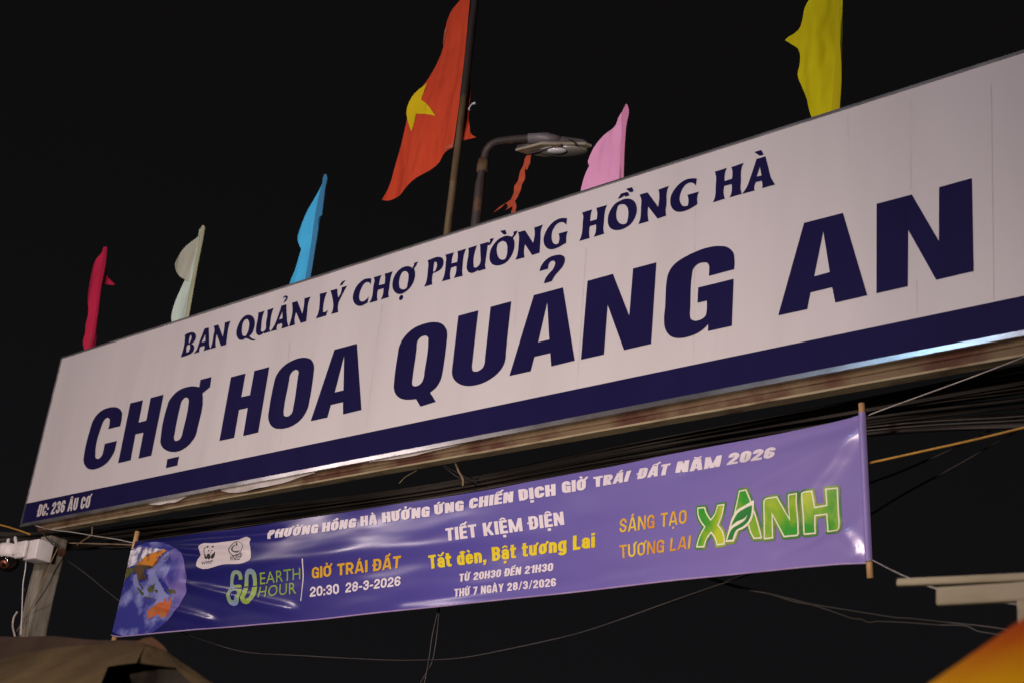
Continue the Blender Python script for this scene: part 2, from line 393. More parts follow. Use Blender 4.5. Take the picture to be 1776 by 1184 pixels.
def text_bm(body, quad, Y, s=.25, h=.18, k=1.0, gap=.07, up=None):
    """lettering set into a quad BL,BR,TL,TR (baseline / cap height) on the plane at Y"""
    polys = []; x = 0.0
    for ch in unicodedata.normalize('NFC', body):
        d = unicodedata.normalize('NFD', ch); base = d[0]; ms = d[1:]
        g, w = glyph(base, s, h, k)
        for q in g + marks(base, ms, w, s, h, base.islower()): polys.append([(px + x, py) for px, py in q])
        x += w + gap + (.06 if '\u031b' in ms else 0)
    x0 = min(p[0] for q in polys for p in q); x1 = max(p[0] for q in polys for p in q)
    P = [at(a, b, Y) for a, b in quad]
    V = []; F = []
    for q in polys:
        k0 = len(V); pts = []
        for px, py in q:
            u = (px - x0) / (x1 - x0); lo = P[0].lerp(P[1], u); hi = P[2].lerp(P[3], u); r = lo + (hi - lo) * py
            pts.append(Vector((r.x, r.z)))
        A = sum(pts[i].x * pts[(i + 1) % len(pts)].y - pts[(i + 1) % len(pts)].x * pts[i].y for i in range(len(pts)))
        if abs(A) < 1e-9: continue
        if A < 0: pts.reverse()
        V += pts; F.append(list(range(k0, k0 + len(pts))))
    return union_bm(V, F)
def thin_text_bm(body, quad, Y, space=1.0):
    """built-in font set into a quad BL,BR,TL,TR (baseline / cap height) on the plane at Y"""
    def mk(b):
        cu = bpy.data.curves.new('t', 'FONT'); cu.body = b; cu.size = 1.0
        cu.space_character = space; cu.fill_mode = 'FRONT'; cu.resolution_u = 3
        return curve_bm(cu)
    h = mk('H'); y0 = min(v.co.y for v in h.verts); y1 = max(v.co.y for v in h.verts); h.free()
    bm = mk(body)
    x0 = min(v.co.x for v in bm.verts); x1 = max(v.co.x for v in bm.verts)
    P = [at(x, y, Y) for x, y in quad]
    for v in bm.verts:
        u = (v.co.x - x0) / (x1 - x0); t = (v.co.y - y0) / (y1 - y0)
        lo = P[0].lerp(P[1], u); hi = P[2].lerp(P[3], u); q = lo + (hi - lo) * t
        v.co = Vector((q.x, q.z, 0))
    return bm
def grown(bm, g):
    """flat shape grown outward by g, corners rounded"""
    V = []; F = []
    for f in bm.faces:
        k = len(V); V += [v.co.xy for v in f.verts]; F.append(list(range(k, k + len(f.verts))))
    for e in bm.edges:
        if len(e.link_faces) != 1: continue
        a = e.verts[0].co.xy; b = e.verts[1].co.xy; d = b - a
        if d.length < 1e-7: continue
        d.normalize(); n = Vector((-d.y, d.x)) * g
        k = len(V); V += [a + n, a - n, b - n, b + n]; F.append([k, k + 1, k + 2, k + 3])
    for v in bm.verts:
        if any(len(e.link_faces) == 1 for e in v.link_edges):
            k = len(V); V += [v.co.xy + Vector((math.cos(math.pi / 4 * i + .39), math.sin(math.pi / 4 * i + .39))) * g * 1.05 for i in range(8)]; F.append(list(range(k, k + 8)))
    bm.free()
    return union_bm(V, F)
def cq(crop, BL, BR, TL, TR):
    ox, oy, s = crop
    return [(ox + p[0] / s, oy + p[1] / s) for p in (BL, BR, TL, TR)]

# ================================================================== ground
g = box_bm((-400, -400, -0.3), (400, 400, 0.0)); o = link_mesh('ground', g, M['asphalt']); tag(o, kind='structure')

# ================================================================== the big sign board
YS = 7.0
TL = at(108, 622, YS); BLc = at(38, 908, YS); TRv = at(1776, 92, YS); BRv = at(1776, 573.5, YS)
def ext(a, b, k): return a + (b - a) * k
TR = ext(TL, TRv, 1.16); BR = ext(BLc, BRv, 1.16)
def z_top(x): return TL.z + (TR.z - TL.z) * (x - TL.x) / (TR.x - TL.x)
def z_bot(x): return BLc.z + (BR.z - BLc.z) * (x - BLc.x) / (BR.x - BLc.x)
sign = thing('sign_board', (TL.x, YS, 0), 'long white sign board with huge navy capitals and a blue band along its foot', 'sign board')
DEP = 0.10
def prism_xz(pts, y0, y1):
    return hull_bm([Vector((p[0], y0, p[1])) for p in pts], [Vector((p[0], y1, p[1])) for p in pts])
link_mesh('panel', prism_xz([(TL.x, TL.z), (TR.x, TR.z), (BR.x, BR.z), (BLc.x, BLc.z)], YS, YS + DEP), M['vinyl'], sign)
# aluminium edging
def strip(a0, a1, b0, b1, y0, y1): return prism_xz([a0, a1, b1, b0], y0, y1)
SW = 0.034
link_mesh('edge_strip', strip((BLc.x - .012, z_bot(BLc.x) - SW), (BR.x, z_bot(BR.x) - SW), (BLc.x - .012, z_bot(BLc.x) - .001), (BR.x, z_bot(BR.x) - .001), YS - .012, YS + .03), M['alu'], sign)
link_mesh('edge_strip', strip((TL.x - .012, z_top(TL.x) + .001), (TR.x, z_top(TR.x) + .001), (TL.x - .012, z_top(TL.x) + .015), (TR.x, z_top(TR.x) + .015), YS - .012, YS + DEP), M['alu'], sign)
link_mesh('edge_strip', prism_xz([(BLc.x - .013, BLc.z), (BLc.x - .001, BLc.z), (TL.x - .001, TL.z), (TL.x - .013, TL.z)], YS - .012, YS + DEP), M['alu'], sign)
# printed blue band
def flat(bm, lift): return stand(bm, lambda x, z: YS - lift)
band_t = [at(47.3, 872.3, YS), at(1559, 558.3, YS)]
bt = lambda x: band_t[0].z + (band_t[1].z - band_t[0].z) * (x - band_t[0].x) / (band_t[1].x - band_t[0].x)
xl = BLc.x + .002; xr = BR.x
bm = fill_rings([[(xl, z_bot(xl) + .002), (xr, z_bot(xr) + .002), (xr, bt(xr)), (xl, bt(xl))]])
tag(link_mesh('blue_band', flat(bm, .002), M['navy'], sign), 'navy band along the foot of the board')
# faint vertical seams in the vinyl
bms = []
for (xa, ya, xb, yb, wd) in [(663, 528, 634, 738, .012), (503, 590, 486, 770, .009), (545, 590, 530, 700, .006), (1017, 430, 1000, 690, .010), (898, 470, 893, 560, .006), (1206, 360, 1203, 640, .006),
                           (1262, 530, 1259, 620, .008), (1244, 560, 1242, 628, .005), (1580, 175, 1580, 330, .007), (1719, 145, 1724, 520, .008), (1590, 485, 1591, 545, .006), (1470, 200, 1474, 290, .005), (250, 600, 215, 720, .006), (930, 395, 926, 420, .005)]:
    a = at(xa, ya, YS); b = at(xb, yb, YS)
    link_mesh('seam', flat(fill_rings([[(a.x - wd / 2, a.z), (a.x + wd / 2, a.z), (b.x + wd * .3, b.z), (b.x - wd * .3, b.z)]]), .0012), M['seam'], sign)

# ---- traced lettering
C1 = (130, 640, 6.2333); C2 = (370, 580, 5.9185); C3 = (670, 500, 5.639); C4 = (880, 430, 5.148); C5 = (1130, 410, 6.229); C6 = (1340, 300, 4.5528)
BIG = [
 (C1, ["362,645* 490,614* 509,515 510,470 488,430 455,412 410,408 320,430 240,490 190,570 165,650 98,940 94,985 108,1035 140,1070 185,1082 260,1065 340,1015 400,940 430,880 440,840 455,773* 325,803* 308,885 300,915 280,948 245,967 225,955 222,915 288,615 305,570 330,535 358,522 377,540 378,565"]),
 (C1, ["468,1014* 600,366* 737,333* 690,575* 773,552* 820,310* 960,272* 827,932* 688,965* 742,683* 655,703* 604,982*"]),
 (C1, ["1345,192* 1360,113* 1478,82* 1462,192* 1380,260* 1384,300 1325,640 1308,710 1265,780 1200,845 1130,882 1060,893 1000,880 950,845 926,790 930,730 995,410 1020,340 1060,285 1120,230 1200,195 1280,183",
       "1072,745 1080,768 1105,772 1135,755 1155,720 1165,680 1230,370 1233,335 1222,312 1200,304 1175,320 1150,355 1140,395 1080,690"]),
 (C1, ["1000,970* 1127,941* 1107,1038* 985,1067*"]),
 (C2, ["64,1090* 183,436* 332,397* 288,640* 378,620* 423,371* 576,331* 462,1003* 308,1039* 355,751* 265,772* 215,1058*"]),
 (C2, ["565,830 570,880 590,925 630,958 690,966 760,955 830,925 900,870 950,800 978,730 990,670 1030,400 1036,330 1025,285 995,250 950,236 890,240 810,268 740,310 680,370 640,440 622,510 572,780",
       "722,800 728,830 755,840 790,825 812,795 822,750 872,420 877,385 865,363 840,362 810,382 787,420 777,480 727,750"]),
 (C2, ["1001,887* 1245,156* 1475,93* 1522,772* 1334,818* 1333,692* 1208,720* 1172,850*", "1345,215* 1338,570* 1248,592*"]),
 (C3, ["293,1080* 335,1154* 486,1107* 430,1017* 490,965 530,900 550,830 560,770 592,520 598,450 588,400 555,355 510,335 450,332 370,348 290,380 210,440 155,510 125,580 115,640 78,920 75,970 90,1025 125,1065 175,1085 235,1087",
       "254,925 262,950 285,955 320,945 350,915 368,870 375,820 412,520 410,480 390,465 360,468 325,490 303,530 298,590 258,880"]),
 (C3, ["706,270* 902,218* 847,700 840,775 850,806 875,812 915,800 945,775 962,735 968,680 1022,183* 1224,129* 1172,620 1165,700 1140,765 1090,830 1020,885 930,930 850,950 780,952 710,930 665,890 645,835 648,770 655,710"]),
 (C4, ["20,1141* 238,424* 498,354* 603,1005* 394,1056* 385,938* 243,971* 209,1099*", "358,487* 376,817* 276,842*"]),
 (C4, ["289,210* 300,170 330,125 380,85 440,66 485,66 512,85 515,115 500,160 470,200 430,245 408,280 397,300* 328,320* 340,280 370,235 410,190 425,155 428,130 415,117 395,120 378,135 368,160 366,188*"]),
 (C4, ["659,997* 717,296* 944,234* 1090,608* 1124,186* 1332,131* 1285,856* 1043,912* 897,510* 864,951*"]),
 (C5, ["622,430* 895,358* 898,240 890,190 860,145 810,115 730,106 630,118 510,155 390,210 290,270 215,345 178,420 165,490 150,750 138,910 145,980 170,1040 210,1080 260,1098 320,1100 400,1085 490,1050 560,1005 614,950* 612,1025* 870,968* 889,461* 506,555* 499,720* 600,696* 597,810 590,850 560,885 520,905 465,912 430,895 417,850 420,790 442,400 450,360 480,320 520,293 570,284 605,290 622,315 625,350"]),
 (C6, ["46,1127* 250,397* 557,318* 749,968* 497,1026* 472,904* 300,946* 275,1077*", "402,463* 453,785* 330,818*"]),
 (C6, ["822,952* 823,246* 1101,173* 1315,541* 1316,116* 1575,44* 1589,777* 1293,846* 1072,451* 1069,897*"]),
]
L1 = (305, 500, 7.4); L2 = (540, 440, 9.347); L3 = (730, 390, 9.867); L4 = (860, 360, 10.767); L5 = (1000, 300, 8.0727); L6 = (1220, 250, 9.864)
SMALL = [
 (L1, ["65,885* 80,840 118,640 118,597* 170,572 215,563 250,580 260,620 250,660 225,695 200,712* 228,725 238,760 225,805 190,840 140,862", "180,625 192,600 203,620 197,660 183,690 168,705*", "160,725 178,722 185,745 178,785 160,815 140,825*"]),
 (L1, ["230,837* 265,795 300,700 350,570 368,520* 424,503* 428,640 433,740 446,775* 357,801* 368,770 370,735* 313,752* 303,790 302,817*", "382,588* 380,680* 332,693*"]),
 (L1, ["443,778* 458,740 485,600 497,520 487,485* 547,466* 605,625* 625,500 632,440* 703,421* 690,455 650,690 645,723* 582,742* 525,590* 510,700 513,757*"]),
 (L1, ["893,640* 850,665 810,655 785,615 780,555 800,480 840,405 890,355 940,342 985,360 1010,405 1015,460 1000,530 975,585 945,615* 975,640 1000,652 1032,655* 1000,672 960,665 930,650", "855,590 865,610 895,612 920,575 940,500 940,430 920,398 890,405 862,450 850,520"]),
 (L1, ["1060,315* 1140,292* 1118,350 1098,500 1098,550 1115,558 1145,540 1160,440 1178,320 1175,282* 1258,255* 1240,300 1210,480 1205,530 1222,553* 1135,582* 1130,570* 1095,598 1060,605 1035,580 1030,530 1045,430 1060,350"]),
 (L1, ["1213,557* 1250,505 1310,370 1357,225* 1420,208* 1425,350 1435,450 1450,491* 1355,520* 1365,490 1363,450* 1307,466* 1295,505 1297,535*", "1370,300* 1370,390* 1325,403*"]),
 (L1, ["1377,125* 1395,103 1420,95 1437,110 1432,140 1410,170 1385,192* 1395,160 1412,135 1412,118 1380,130*"]),
 (L1, ["1453,492* 1465,455 1500,280 1493,187* 1560,165* 1625,330* 1650,190 1652,133* 1732,110* 1710,160 1685,340 1675,425* 1605,448* 1545,310* 1525,400 1530,468*"]),
 (L2, ["75,1055* 105,990 140,740 140,655* 257,625* 235,680 195,860 190,945* 215,950 245,935 272,915* 240,1007*"]),
 (L2, ["310,603* 425,570* 425,630 440,715* 490,610 495,550* 582,522* 555,570 500,680 450,780 432,890 440,950* 322,982* 345,930 358,840 350,760 330,660"]),
 (L2, ["460,522* 495,460* 558,430* 500,512*"]),
 (L2, ["975,408* 967,503* 940,472 900,465 855,495 815,560 785,650 778,720 795,765 830,778 880,755 935,700* 915,795* 860,828 790,850 740,840 695,795 675,730 685,650 720,560 780,480 850,425 910,405"]),
 (L2, ["945,800* 975,740 1010,520 1025,420 1013,388* 1142,348* 1120,400 1098,515* 1190,492* 1200,400 1192,330* 1322,290* 1300,350 1265,560 1252,660 1260,707* 1127,747* 1155,690 1175,565* 1083,590* 1068,690 1077,764*"]),
 (L2, ["1640,232* 1665,190 1670,155* 1730,132* 1700,200 1668,247* 1685,310 1680,390 1650,480 1600,560 1530,620 1450,658 1390,650 1340,605 1318,530 1325,440 1360,350 1420,270 1500,220 1580,207", "1425,500 1440,560 1490,583 1535,570 1565,480 1578,390 1570,320 1540,290 1500,290 1460,330 1435,400"]),
 (L2, ["1424,735 1440,690 1470,672 1490,690 1480,735 1450,757 1430,752"]),
 (L3, ["57,1065* 90,990 125,750 130,660 118,613* 200,580 300,552 360,565 390,620 385,690 345,760 270,810 210,830* 192,950 198,1022*", "213,810* 225,690 240,640 265,640 278,680 270,740 245,790"]),
 (L3, ["362,973* 395,890 430,650 435,560 420,518* 572,475* 545,540 528,665* 622,640* 635,520 628,460* 778,410* 750,480 715,720 710,800 720,876* 567,915* 595,850 613,710* 520,737* 500,850 507,932*"]),
 (L3, ["815,400* 962,355* 940,420 905,690 912,730 940,735 985,710 1020,450 1015,338* 1163,295* 1160,320* 1185,290 1180,248* 1250,230* 1220,300 1175,355* 1147,352* 1110,620 1100,700 1115,757* 978,797* 985,772* 930,810 870,830 820,815 790,760 790,680 815,520 820,450"]),
 (L4, ["305,552* 335,500 330,458* 410,435* 375,510 325,575* 350,640 350,730 320,850 260,960 190,1035 100,1075 8,1087 -68,1059.6 -106.6,999.6 -114.2,912.3 -90.2,792.3 -35.6,694.1 40.8,606.8 110,562 180,535 250,535", "20,760 22,840 45,920 80,965 130,980 175,965 205,900 218,800 215,710 185,650 130,632 70,655 35,700"]),
 (L4, ["82,443* 180,422* 207,493* 158,515*"]),
 (L4, ["370,980* 400,900 430,680 435,540 417,465* 548,432* 700,665* 730,470 720,380* 885,323* 855,390 835,620 820,850* 680,893* 548,690* 530,800 530,880 540,935*"]),
 (L4, ["1333,205* 1320,328* 1270,285 1210,280 1150,310 1090,380 1055,460 1045,560 1060,640 1100,685 1140,690 1172,672* 1190,580 1175,490* 1350,443* 1335,480 1320,660* 1240,710 1130,765 1040,785 970,770 915,710 895,620 910,520 950,430 1020,330 1110,250 1220,205"]),
 (L5, ["40,958* 65,900 90,690 95,600 80,558* 220,515* 205,570 193,680* 285,652* 292,560 280,495* 428,453* 405,520 385,700 378,800 390,855* 243,900* 265,850 275,725* 188,750* 178,860 187,915*"]),
 (L5, ["440,660 445,720 475,775 530,802 600,802 680,775 760,720 815,640 845,540 840,460 810,400 760,370 700,365 620,390 540,440 480,520 448,600", "558,600 575,670 610,710 650,722 695,710 720,640 728,560 715,490 680,450 630,442 590,460 570,510"]),
 (L5, ["578,370* 625,295* 715,268* 748,315* 690,338* 668,322* 638,350*"]),
 (L5, ["695,228* 780,203* 803,262* 755,277*"]),
 (L5, ["868,722* 890,660 905,480 908,370 885,308* 997,277* 1145,478* 1160,300 1150,237* 1295,186* 1272,250 1260,450 1250,530 1258,602* 1137,645* 1005,475* 1000,600 1012,680*"]),
 (L5, ["1685,82* 1675,185* 1640,150 1590,140 1540,160 1490,220 1455,300 1445,370 1460,430 1500,468 1560,462* 1570,390 1555,312* 1717,265* 1700,310 1695,440* 1620,490 1520,535 1440,550 1380,535 1330,480 1315,410 1325,330 1370,240 1440,160 1530,100 1620,80"]),
 (L6, ["165,1003* 195,930 215,700 220,570 200,478* 405,413* 380,470 365,637* 492,598* 500,480 482,400* 692,327* 660,400 645,640 640,780 660,857* 452,917* 480,850 487,690* 360,723* 350,850 372,940*"]),
 (L6, ["666,856* 730,770 820,540 912,260* 1065,217* 1100,350 1170,600 1230,697* 1010,760* 1015,700 1000,632* 900,658* 875,720 878,800*", "970,390* 997,543* 915,562*"]),
 (L6, ["875,142* 993,107* 1035,185* 968,207*"]),
]
def letters(spec, Y): return merge([fill_rings(plane_rings(rings_px(c, r), Y)) for c, r in spec])
for a, b in ((0, 4), (4, 7), (7, 13), (13, 15)):
    tag(link_mesh('lettering', flat(letters(BIG[a:b], YS), .003), M['navy'], sign), 'word in huge navy condensed capitals')
for a, b in ((0, 3), (3, 8), (8, 11), (11, 15), (15, 22), (22, 28), (28, 31)):
    tag(link_mesh('lettering', flat(letters(SMALL[a:b], YS), .003), M['navy'], sign), 'word in smaller navy flared capitals along the top')
adr = text_bm('ĐC: 236 ÂU CƠ', cq((40, 840, 12.686), (290, 712), (1490, 500), (352, 440), (1530, 228)), YS, .22, .16, .9, .08)
tag(link_mesh('lettering', flat(adr, .005), M['white_print'], sign), 'small white address on the blue band')

# ---- rusty beam under the board: a square tube with a lip along its foot, paler to paint its lit edge
def bh(x): return .066 + (x + 12.4) / 9.5 * .026
N = 90
def run(x0, x1, prof):
    bm = bmesh.new(); rows = []
    for i in range(N + 1):
        x = x0 + (x1 - x0) * i / N; rows.append([bm.verts.new((x, a, b)) for a, b in prof(x)])
    for a, b in zip(rows, rows[1:]):
        for k in range(len(a)): bm.faces.new((a[k], a[(k + 1) % len(a)], b[(k + 1) % len(a)], b[k]))
    bm.faces.new(rows[0]); bm.faces.new(rows[-1][::-1]); bmesh.ops.recalc_face_normals(bm, faces=bm.faces[:])
    return bm
def wob(x): return .0022 * math.sin(x * 3.1) + .0015 * math.sin(x * 9.7)
link_mesh('support_beam', run(-12.62, BR.x, lambda x: [(YS + .034 + wob(x), z_bot(x) - SW + .02), (YS + .034 + wob(x), z_bot(x) - SW - .030), (YS + .044 + wob(x), z_bot(x) - SW - .036), (YS + .044, z_bot(x) - SW - bh(x) + .012), (YS + .12, z_bot(x) - SW - bh(x) + .012), (YS + .12, z_bot(x) - SW + .02)]), M['rust'], sign)
link_mesh('beam_lip', run(-12.36, BR.x, lambda x: [(YS + .036, z_bot(x) - SW - bh(x) + .011), (YS + .036 + wob(x), z_bot(x) - SW - bh(x) - .004 + wob(x)), (YS + .118, z_bot(x) - SW - bh(x) - .004), (YS + .118, z_bot(x) - SW - bh(x) + .011)]), M['rust_lit'], sign)
# torn vinyl hanging out under the edge strip
sb = lambda x: 904 - (x - 80) * .1878
def flap(bot):
    top = [(x, sb(x) - 2.5) for x, y in bot][::-1]
    bm = fill_rings(plane_rings([bot + top], YS + .012))
    cut_grid(bm, .04)
    return stand(bm, lambda x, z: YS + .012 + .018 * math.sin(x * 9) * max(0, (z_bot(x) - SW - z)) / .06)
f1 = flap([(245, 871.5), (257, 873.5), (265, 875), (278, 875.5), (289, 872), (303, 870), (316, 864), (330, 858)])
f2 = flap([(383, 850), (395, 853), (406, 853), (429, 852), (452, 846), (462.5, 843.5), (474, 840), (492, 835.5), (507.6, 831), (525.6, 825.5), (546, 820)])
f3 = flap([(640, 801), (680, 796), (720, 789), (745, 783), (780, 775), (830, 763), (860, 757)])
tag(link_mesh('torn_vinyl', merge([f1, f2, f3]), M['torn'], sign), 'torn white vinyl hanging out below the edge')
# frame behind the board and its far post (out of the picture to the right)
for x in (-12.0, -9.6, -7.2, -4.8, -2.4):
    link_mesh('rear_bar', box_bm((x - .03, YS + DEP + .002, z_bot(x) + .02), (x + .03, YS + DEP + .06, z_top(x) - .01)), M['rust'], sign)

# ================================================================== concrete posts
def post(x, lab):
    b = thing('concrete_post', (x, 7.2, 0), lab, 'post')
    bm = box_bm((x - .095, 7.105, 0), (x + .095, 7.30, 4.90), bevel=.016)
    bmesh.ops.subdivide_edges(bm, edges=[e for e in bm.edges if abs(e.verts[0].co.z - e.verts[1].co.z) > 3], cuts=24)
    for v in bm.verts: v.co.x += .004 * math.sin(v.co.z * 7 + x); v.co.y += .004 * math.cos(v.co.z * 5)
    link_mesh('shaft', bm, M['concrete'], b)
    bm = box_bm((x - .10, 7.10, 4.72), (x + .10, 7.306, 4.80), bevel=.006)
    link_mesh('steel_band', bm, M['rust'], b)
    return b
pl = post(-12.56, 'weathered square concrete post under the left end of the sign board')
for (x, y) in ((42, 1023), (39, 1037)):
    bm = bmesh.new(); p = at(x, y, 7.11); bmesh.ops.create_circle(bm, cap_ends=True, segments=10, radius=.017, matrix=Matrix.Translation((p.x + .012, 7.102, p.z)) @ Matrix.Rotation(math.pi / 2, 4, 'X'))
    link_mesh('bolt_hole', bm, M['dark_pole'], pl)
post(-0.9, 'square concrete post under the right end of the sign board')

# ================================================================== security camera on the left post
YC = 6.95
cbase = at(40, 960, YC)
secam = thing('security_camera', (cbase.x, YC, cbase.z), 'white dome security camera with two antennas on the concrete post', 'camera')
a = at(36, 939, YC); b = at(67, 968, YC)
bx0 = at(38, 955, YC).x; bx1 = at(67.5, 955, YC).x; zt = at(50, 938.5, YC).z; zb = at(50, 971, YC).z
bm = box_bm((bx0 + .10, YC - .03, zb), (bx1, 7.10, zt), bevel=.012); link_mesh('junction_box', bm, M['plastic'], secam, True)
bm = box_bm((bx0, YC - .075, zb + .015), (bx0 + .17, YC - .035, zt - .01), bevel=.018); link_mesh('mount_arm', bm, M['plastic'], secam, True)
bc = at(17, 962, YC - .03)
def lathe_bm(prof, c, seg=20, squash=1.0):
    bm = bmesh.new(); rows = []
    for r, z in prof:
        rows.append([bm.verts.new((c.x + r * math.cos(2 * math.pi * k / seg), c.y + r * math.sin(2 * math.pi * k / seg) * squash, c.z + z)) for k in range(seg)])
    for p, q in zip(rows, rows[1:]):
        for k in range(seg): bm.faces.new((p[k], p[(k + 1) % seg], q[(k + 1) % seg], q[k]))
    bm.faces.new(rows[0][::-1]); bm.faces.new(rows[-1]); bmesh.ops.recalc_face_normals(bm, faces=bm.faces[:])
    return bm
link_mesh('camera_body', lathe_bm([(.115, -.035), (.122, 0), (.122, .07), (.112, .095), (.07, .10)], bc), M['plastic'], secam, True)
hb = box_bm((bc.x + .05, bc.y - .05, bc.z - .02), (bx0 + .12, bc.y + .06, bc.z + .075), bevel=.015); link_mesh('body_bridge', hb, M['plastic'], secam, True)
dome = bmesh.new(); bmesh.ops.create_uvsphere(dome, u_segments=24, v_segments=14, radius=.108, matrix=Matrix.Translation((bc.x, bc.y, bc.z - .055)))
link_mesh('dome', dome, M['black_gloss'], secam, True)
ld = (CAM - Vector((bc.x, bc.y, bc.z - .055))).normalized(); ld = (ld + Vector((-.55, .1, -.12))).normalized()
lc = Vector((bc.x, bc.y, bc.z - .055)) + ld * .098
q = ld.to_track_quat('Z', 'Y').to_matrix().to_4x4()
lm = bmesh.new(); bmesh.ops.create_cone(lm, cap_ends=True, segments=20, radius1=.05, radius2=.04, depth=.03, matrix=Matrix.Translation(lc) @ q)
link_mesh('lens_ring', lm, M['copper'], secam, True)
lm = bmesh.new(); bmesh.ops.create_cone(lm, cap_ends=True, segments=20, radius1=.024, radius2=.02, depth=.034, matrix=Matrix.Translation(lc) @ q)
link_mesh('lens', lm, M['black_gloss'], secam, True)
for (p0, p1) in (((12.5, 950), (15, 933)), ((31, 957), (26, 929.5))):
    A = at(*p0, YC - .06); B = at(*p1, YC - .06)
    link_mesh('antenna', tube_bm([A, A.lerp(B, .15), A.lerp(B, .9), B], [.018, .0185, .0165, .008], 10), M['plastic'], secam, True)

# ================================================================== flags along the top of the board
YF = 7.22
def flagsheet(parent, name, crop, outline, m, Y, amp=.03, k=(5, 9), ph=0.0, grid=.035, n=4):
    bm = fill_rings(plane_rings(rings_px(crop, [outline], n), Y))
    cut_grid(bm, grid)
    zs = [v.co.y for v in bm.verts]; z1 = max(zs)
    f = lambda x, z: Y + amp * (math.sin(x * k[0] * 2.2 + z * 1.3 + ph) * .7 + math.sin(z * k[1] * .8 + x * 4 + ph * 2) * .4)
    stand(bm, f)
    bm2 = bm.copy()
    for v in bm2.verts: v.co.y += .004
    bmesh.ops.reverse_faces(bm2, faces=bm2.faces[:])
    return link_mesh(name, merge([bm, bm2]), m, parent, True)
def flag_stick(parent, crop, p0, p1, Y, r=.011, m=None, ext_down=.25):
    ox, oy, s = crop
    A = at(ox + p0[0] / s, oy + p0[1] / s, Y); B = at(ox + p1[0] / s, oy + p1[1] / s, Y)
    A = A + (A - B).normalized() * ext_down
    link_mesh('stick', tube_bm([A, A.lerp(B, .5), B], r, 8), m or M['bamboo'], parent, True)
    return A
Z2 = (120, 380, 4.933); Z3 = (480, 280, 4.933); Z4 = (640, 0, 2.819); Z5 = (1330, 0, 5.38); Z7 = (640, 0, 3.289)
GF = 'small plain flags standing along the top of the sign board'
def base_at(px, py): p = at(px, py, YF); return (p.x, YF, p.z - .2)
crim = cloth('crimson_cloth', (0.62, 0.026, 0.085), (0.50, 0.02, 0.068)); crimd = cloth('crimson_shaded_cloth', (0.50, 0.02, 0.068), (0.40, 0.016, 0.055))  # darker copy for sleeve and loose corner: shade of their facing painted in
f = thing('flag', base_at(150, 600), 'narrow crimson flag, nearest the left end of the sign board', 'flag', GF)
flagsheet(f, 'cloth', Z2, "300,240* 285,300 240,370 200,460 175,560 163,630 168,680 178,740 170,830 150,900 140,980 125,1040 132,1145* 185,1130* 208,1060 205,960 230,800 262,600 285,420 312,240*", crim, YF, .035, (9, 6))
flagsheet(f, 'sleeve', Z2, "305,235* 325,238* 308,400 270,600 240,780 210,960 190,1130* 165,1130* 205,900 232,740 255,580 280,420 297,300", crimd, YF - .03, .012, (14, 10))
flagsheet(f, 'loose_corner', Z2, "300,385* 320,440 330,495 362,550* 320,560 262,575*", crimd, YF + .06, .04, (12, 5), 1)
flag_stick(f, Z2, (172, 1120), (316, 242), YF + .03, .010)
pale = cloth('pale_mint_cloth', (0.62, 0.78, 0.68), (0.55, 0.70, 0.60)); pale2 = cloth('pale_mint_shaded_back', (0.50, 0.52, 0.42), (0.44, 0.46, 0.37)); pales = cloth('mint_shaded_sleeve', (0.46, 0.48, 0.31), (0.40, 0.42, 0.27))  # sleeve and folded back darker: shade painted into the cloth colour
f = thing('flag', base_at(320, 555), 'pale mint flag folded back on itself, between the crimson and the blue flags', 'flag', GF)
flagsheet(f, 'loose_corner', Z2, "1132,80* 1075,165 1010,245 940,340 908,385* 920,430 970,505* 1060,560* 1110,250*", pale2, YF + .03, .03, (6, 5), .6)
flagsheet(f, 'cloth', Z2, "1130,90* 1105,190 1075,300 1030,395 970,510 930,620 895,740 878,830 880,925* 1000,900* 1040,650 1090,350 1140,100*", pale, YF, .03, (7, 4), 2)
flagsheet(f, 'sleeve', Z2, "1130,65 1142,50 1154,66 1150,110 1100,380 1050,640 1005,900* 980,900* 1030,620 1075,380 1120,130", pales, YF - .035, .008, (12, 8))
flag_stick(f, Z2, (990, 880), (1140, 62), YF - .02, .010)
blue = cloth('sky_blue_cloth', (0.075, 0.56, 0.95), (0.065, 0.47, 0.88)); blued = cloth('blue_shaded_sleeve', (0.055, 0.25, 0.46), (0.05, 0.21, 0.40))  # sleeve turned from the light, its shade painted as a darker blue
f = thing('flag', base_at(520, 500), 'sky blue flag folded over its stick, left of the large red flag', 'flag', GF)
flagsheet(f, 'cloth', Z3, "392,140* 380,180 330,290 270,410 200,590 183,650 215,755* 190,850 165,940 130,1020 100,1110* 265,1070* 285,940 315,760 345,570 375,350*", blue, YF, .02, (6, 4), 1.2)
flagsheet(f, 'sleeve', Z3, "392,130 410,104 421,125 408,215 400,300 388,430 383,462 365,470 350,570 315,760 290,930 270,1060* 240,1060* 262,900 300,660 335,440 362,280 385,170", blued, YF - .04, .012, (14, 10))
flag_stick(f, Z3, (255, 1020), (410, 112), YF - .02, .010)
pinkm = cloth('pink_cloth', (0.86, 0.40, 0.66), (0.76, 0.34, 0.57)); pinkd = cloth('pink_shaded_sleeve', (0.68, 0.27, 0.46), (0.60, 0.23, 0.40))  # sleeve shade painted in as a deeper pink
f = thing('flag', base_at(1060, 325), 'pink flag right of the street lamp', 'flag', GF)
flagsheet(f, 'cloth', Z4, "1248,515* 1210,560 1195,605 1150,660 1125,700 1100,750 1082,800* 1089,822* 1060,880 1030,975* 1235,905* 1243,700 1252,520*", pinkm, YF, .03, (6, 5), .4)
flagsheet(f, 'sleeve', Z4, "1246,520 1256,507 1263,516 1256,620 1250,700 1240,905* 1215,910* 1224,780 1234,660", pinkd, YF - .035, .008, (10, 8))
flag_stick(f, Z4, (1230, 900), (1256, 515), YF - .02, .010)
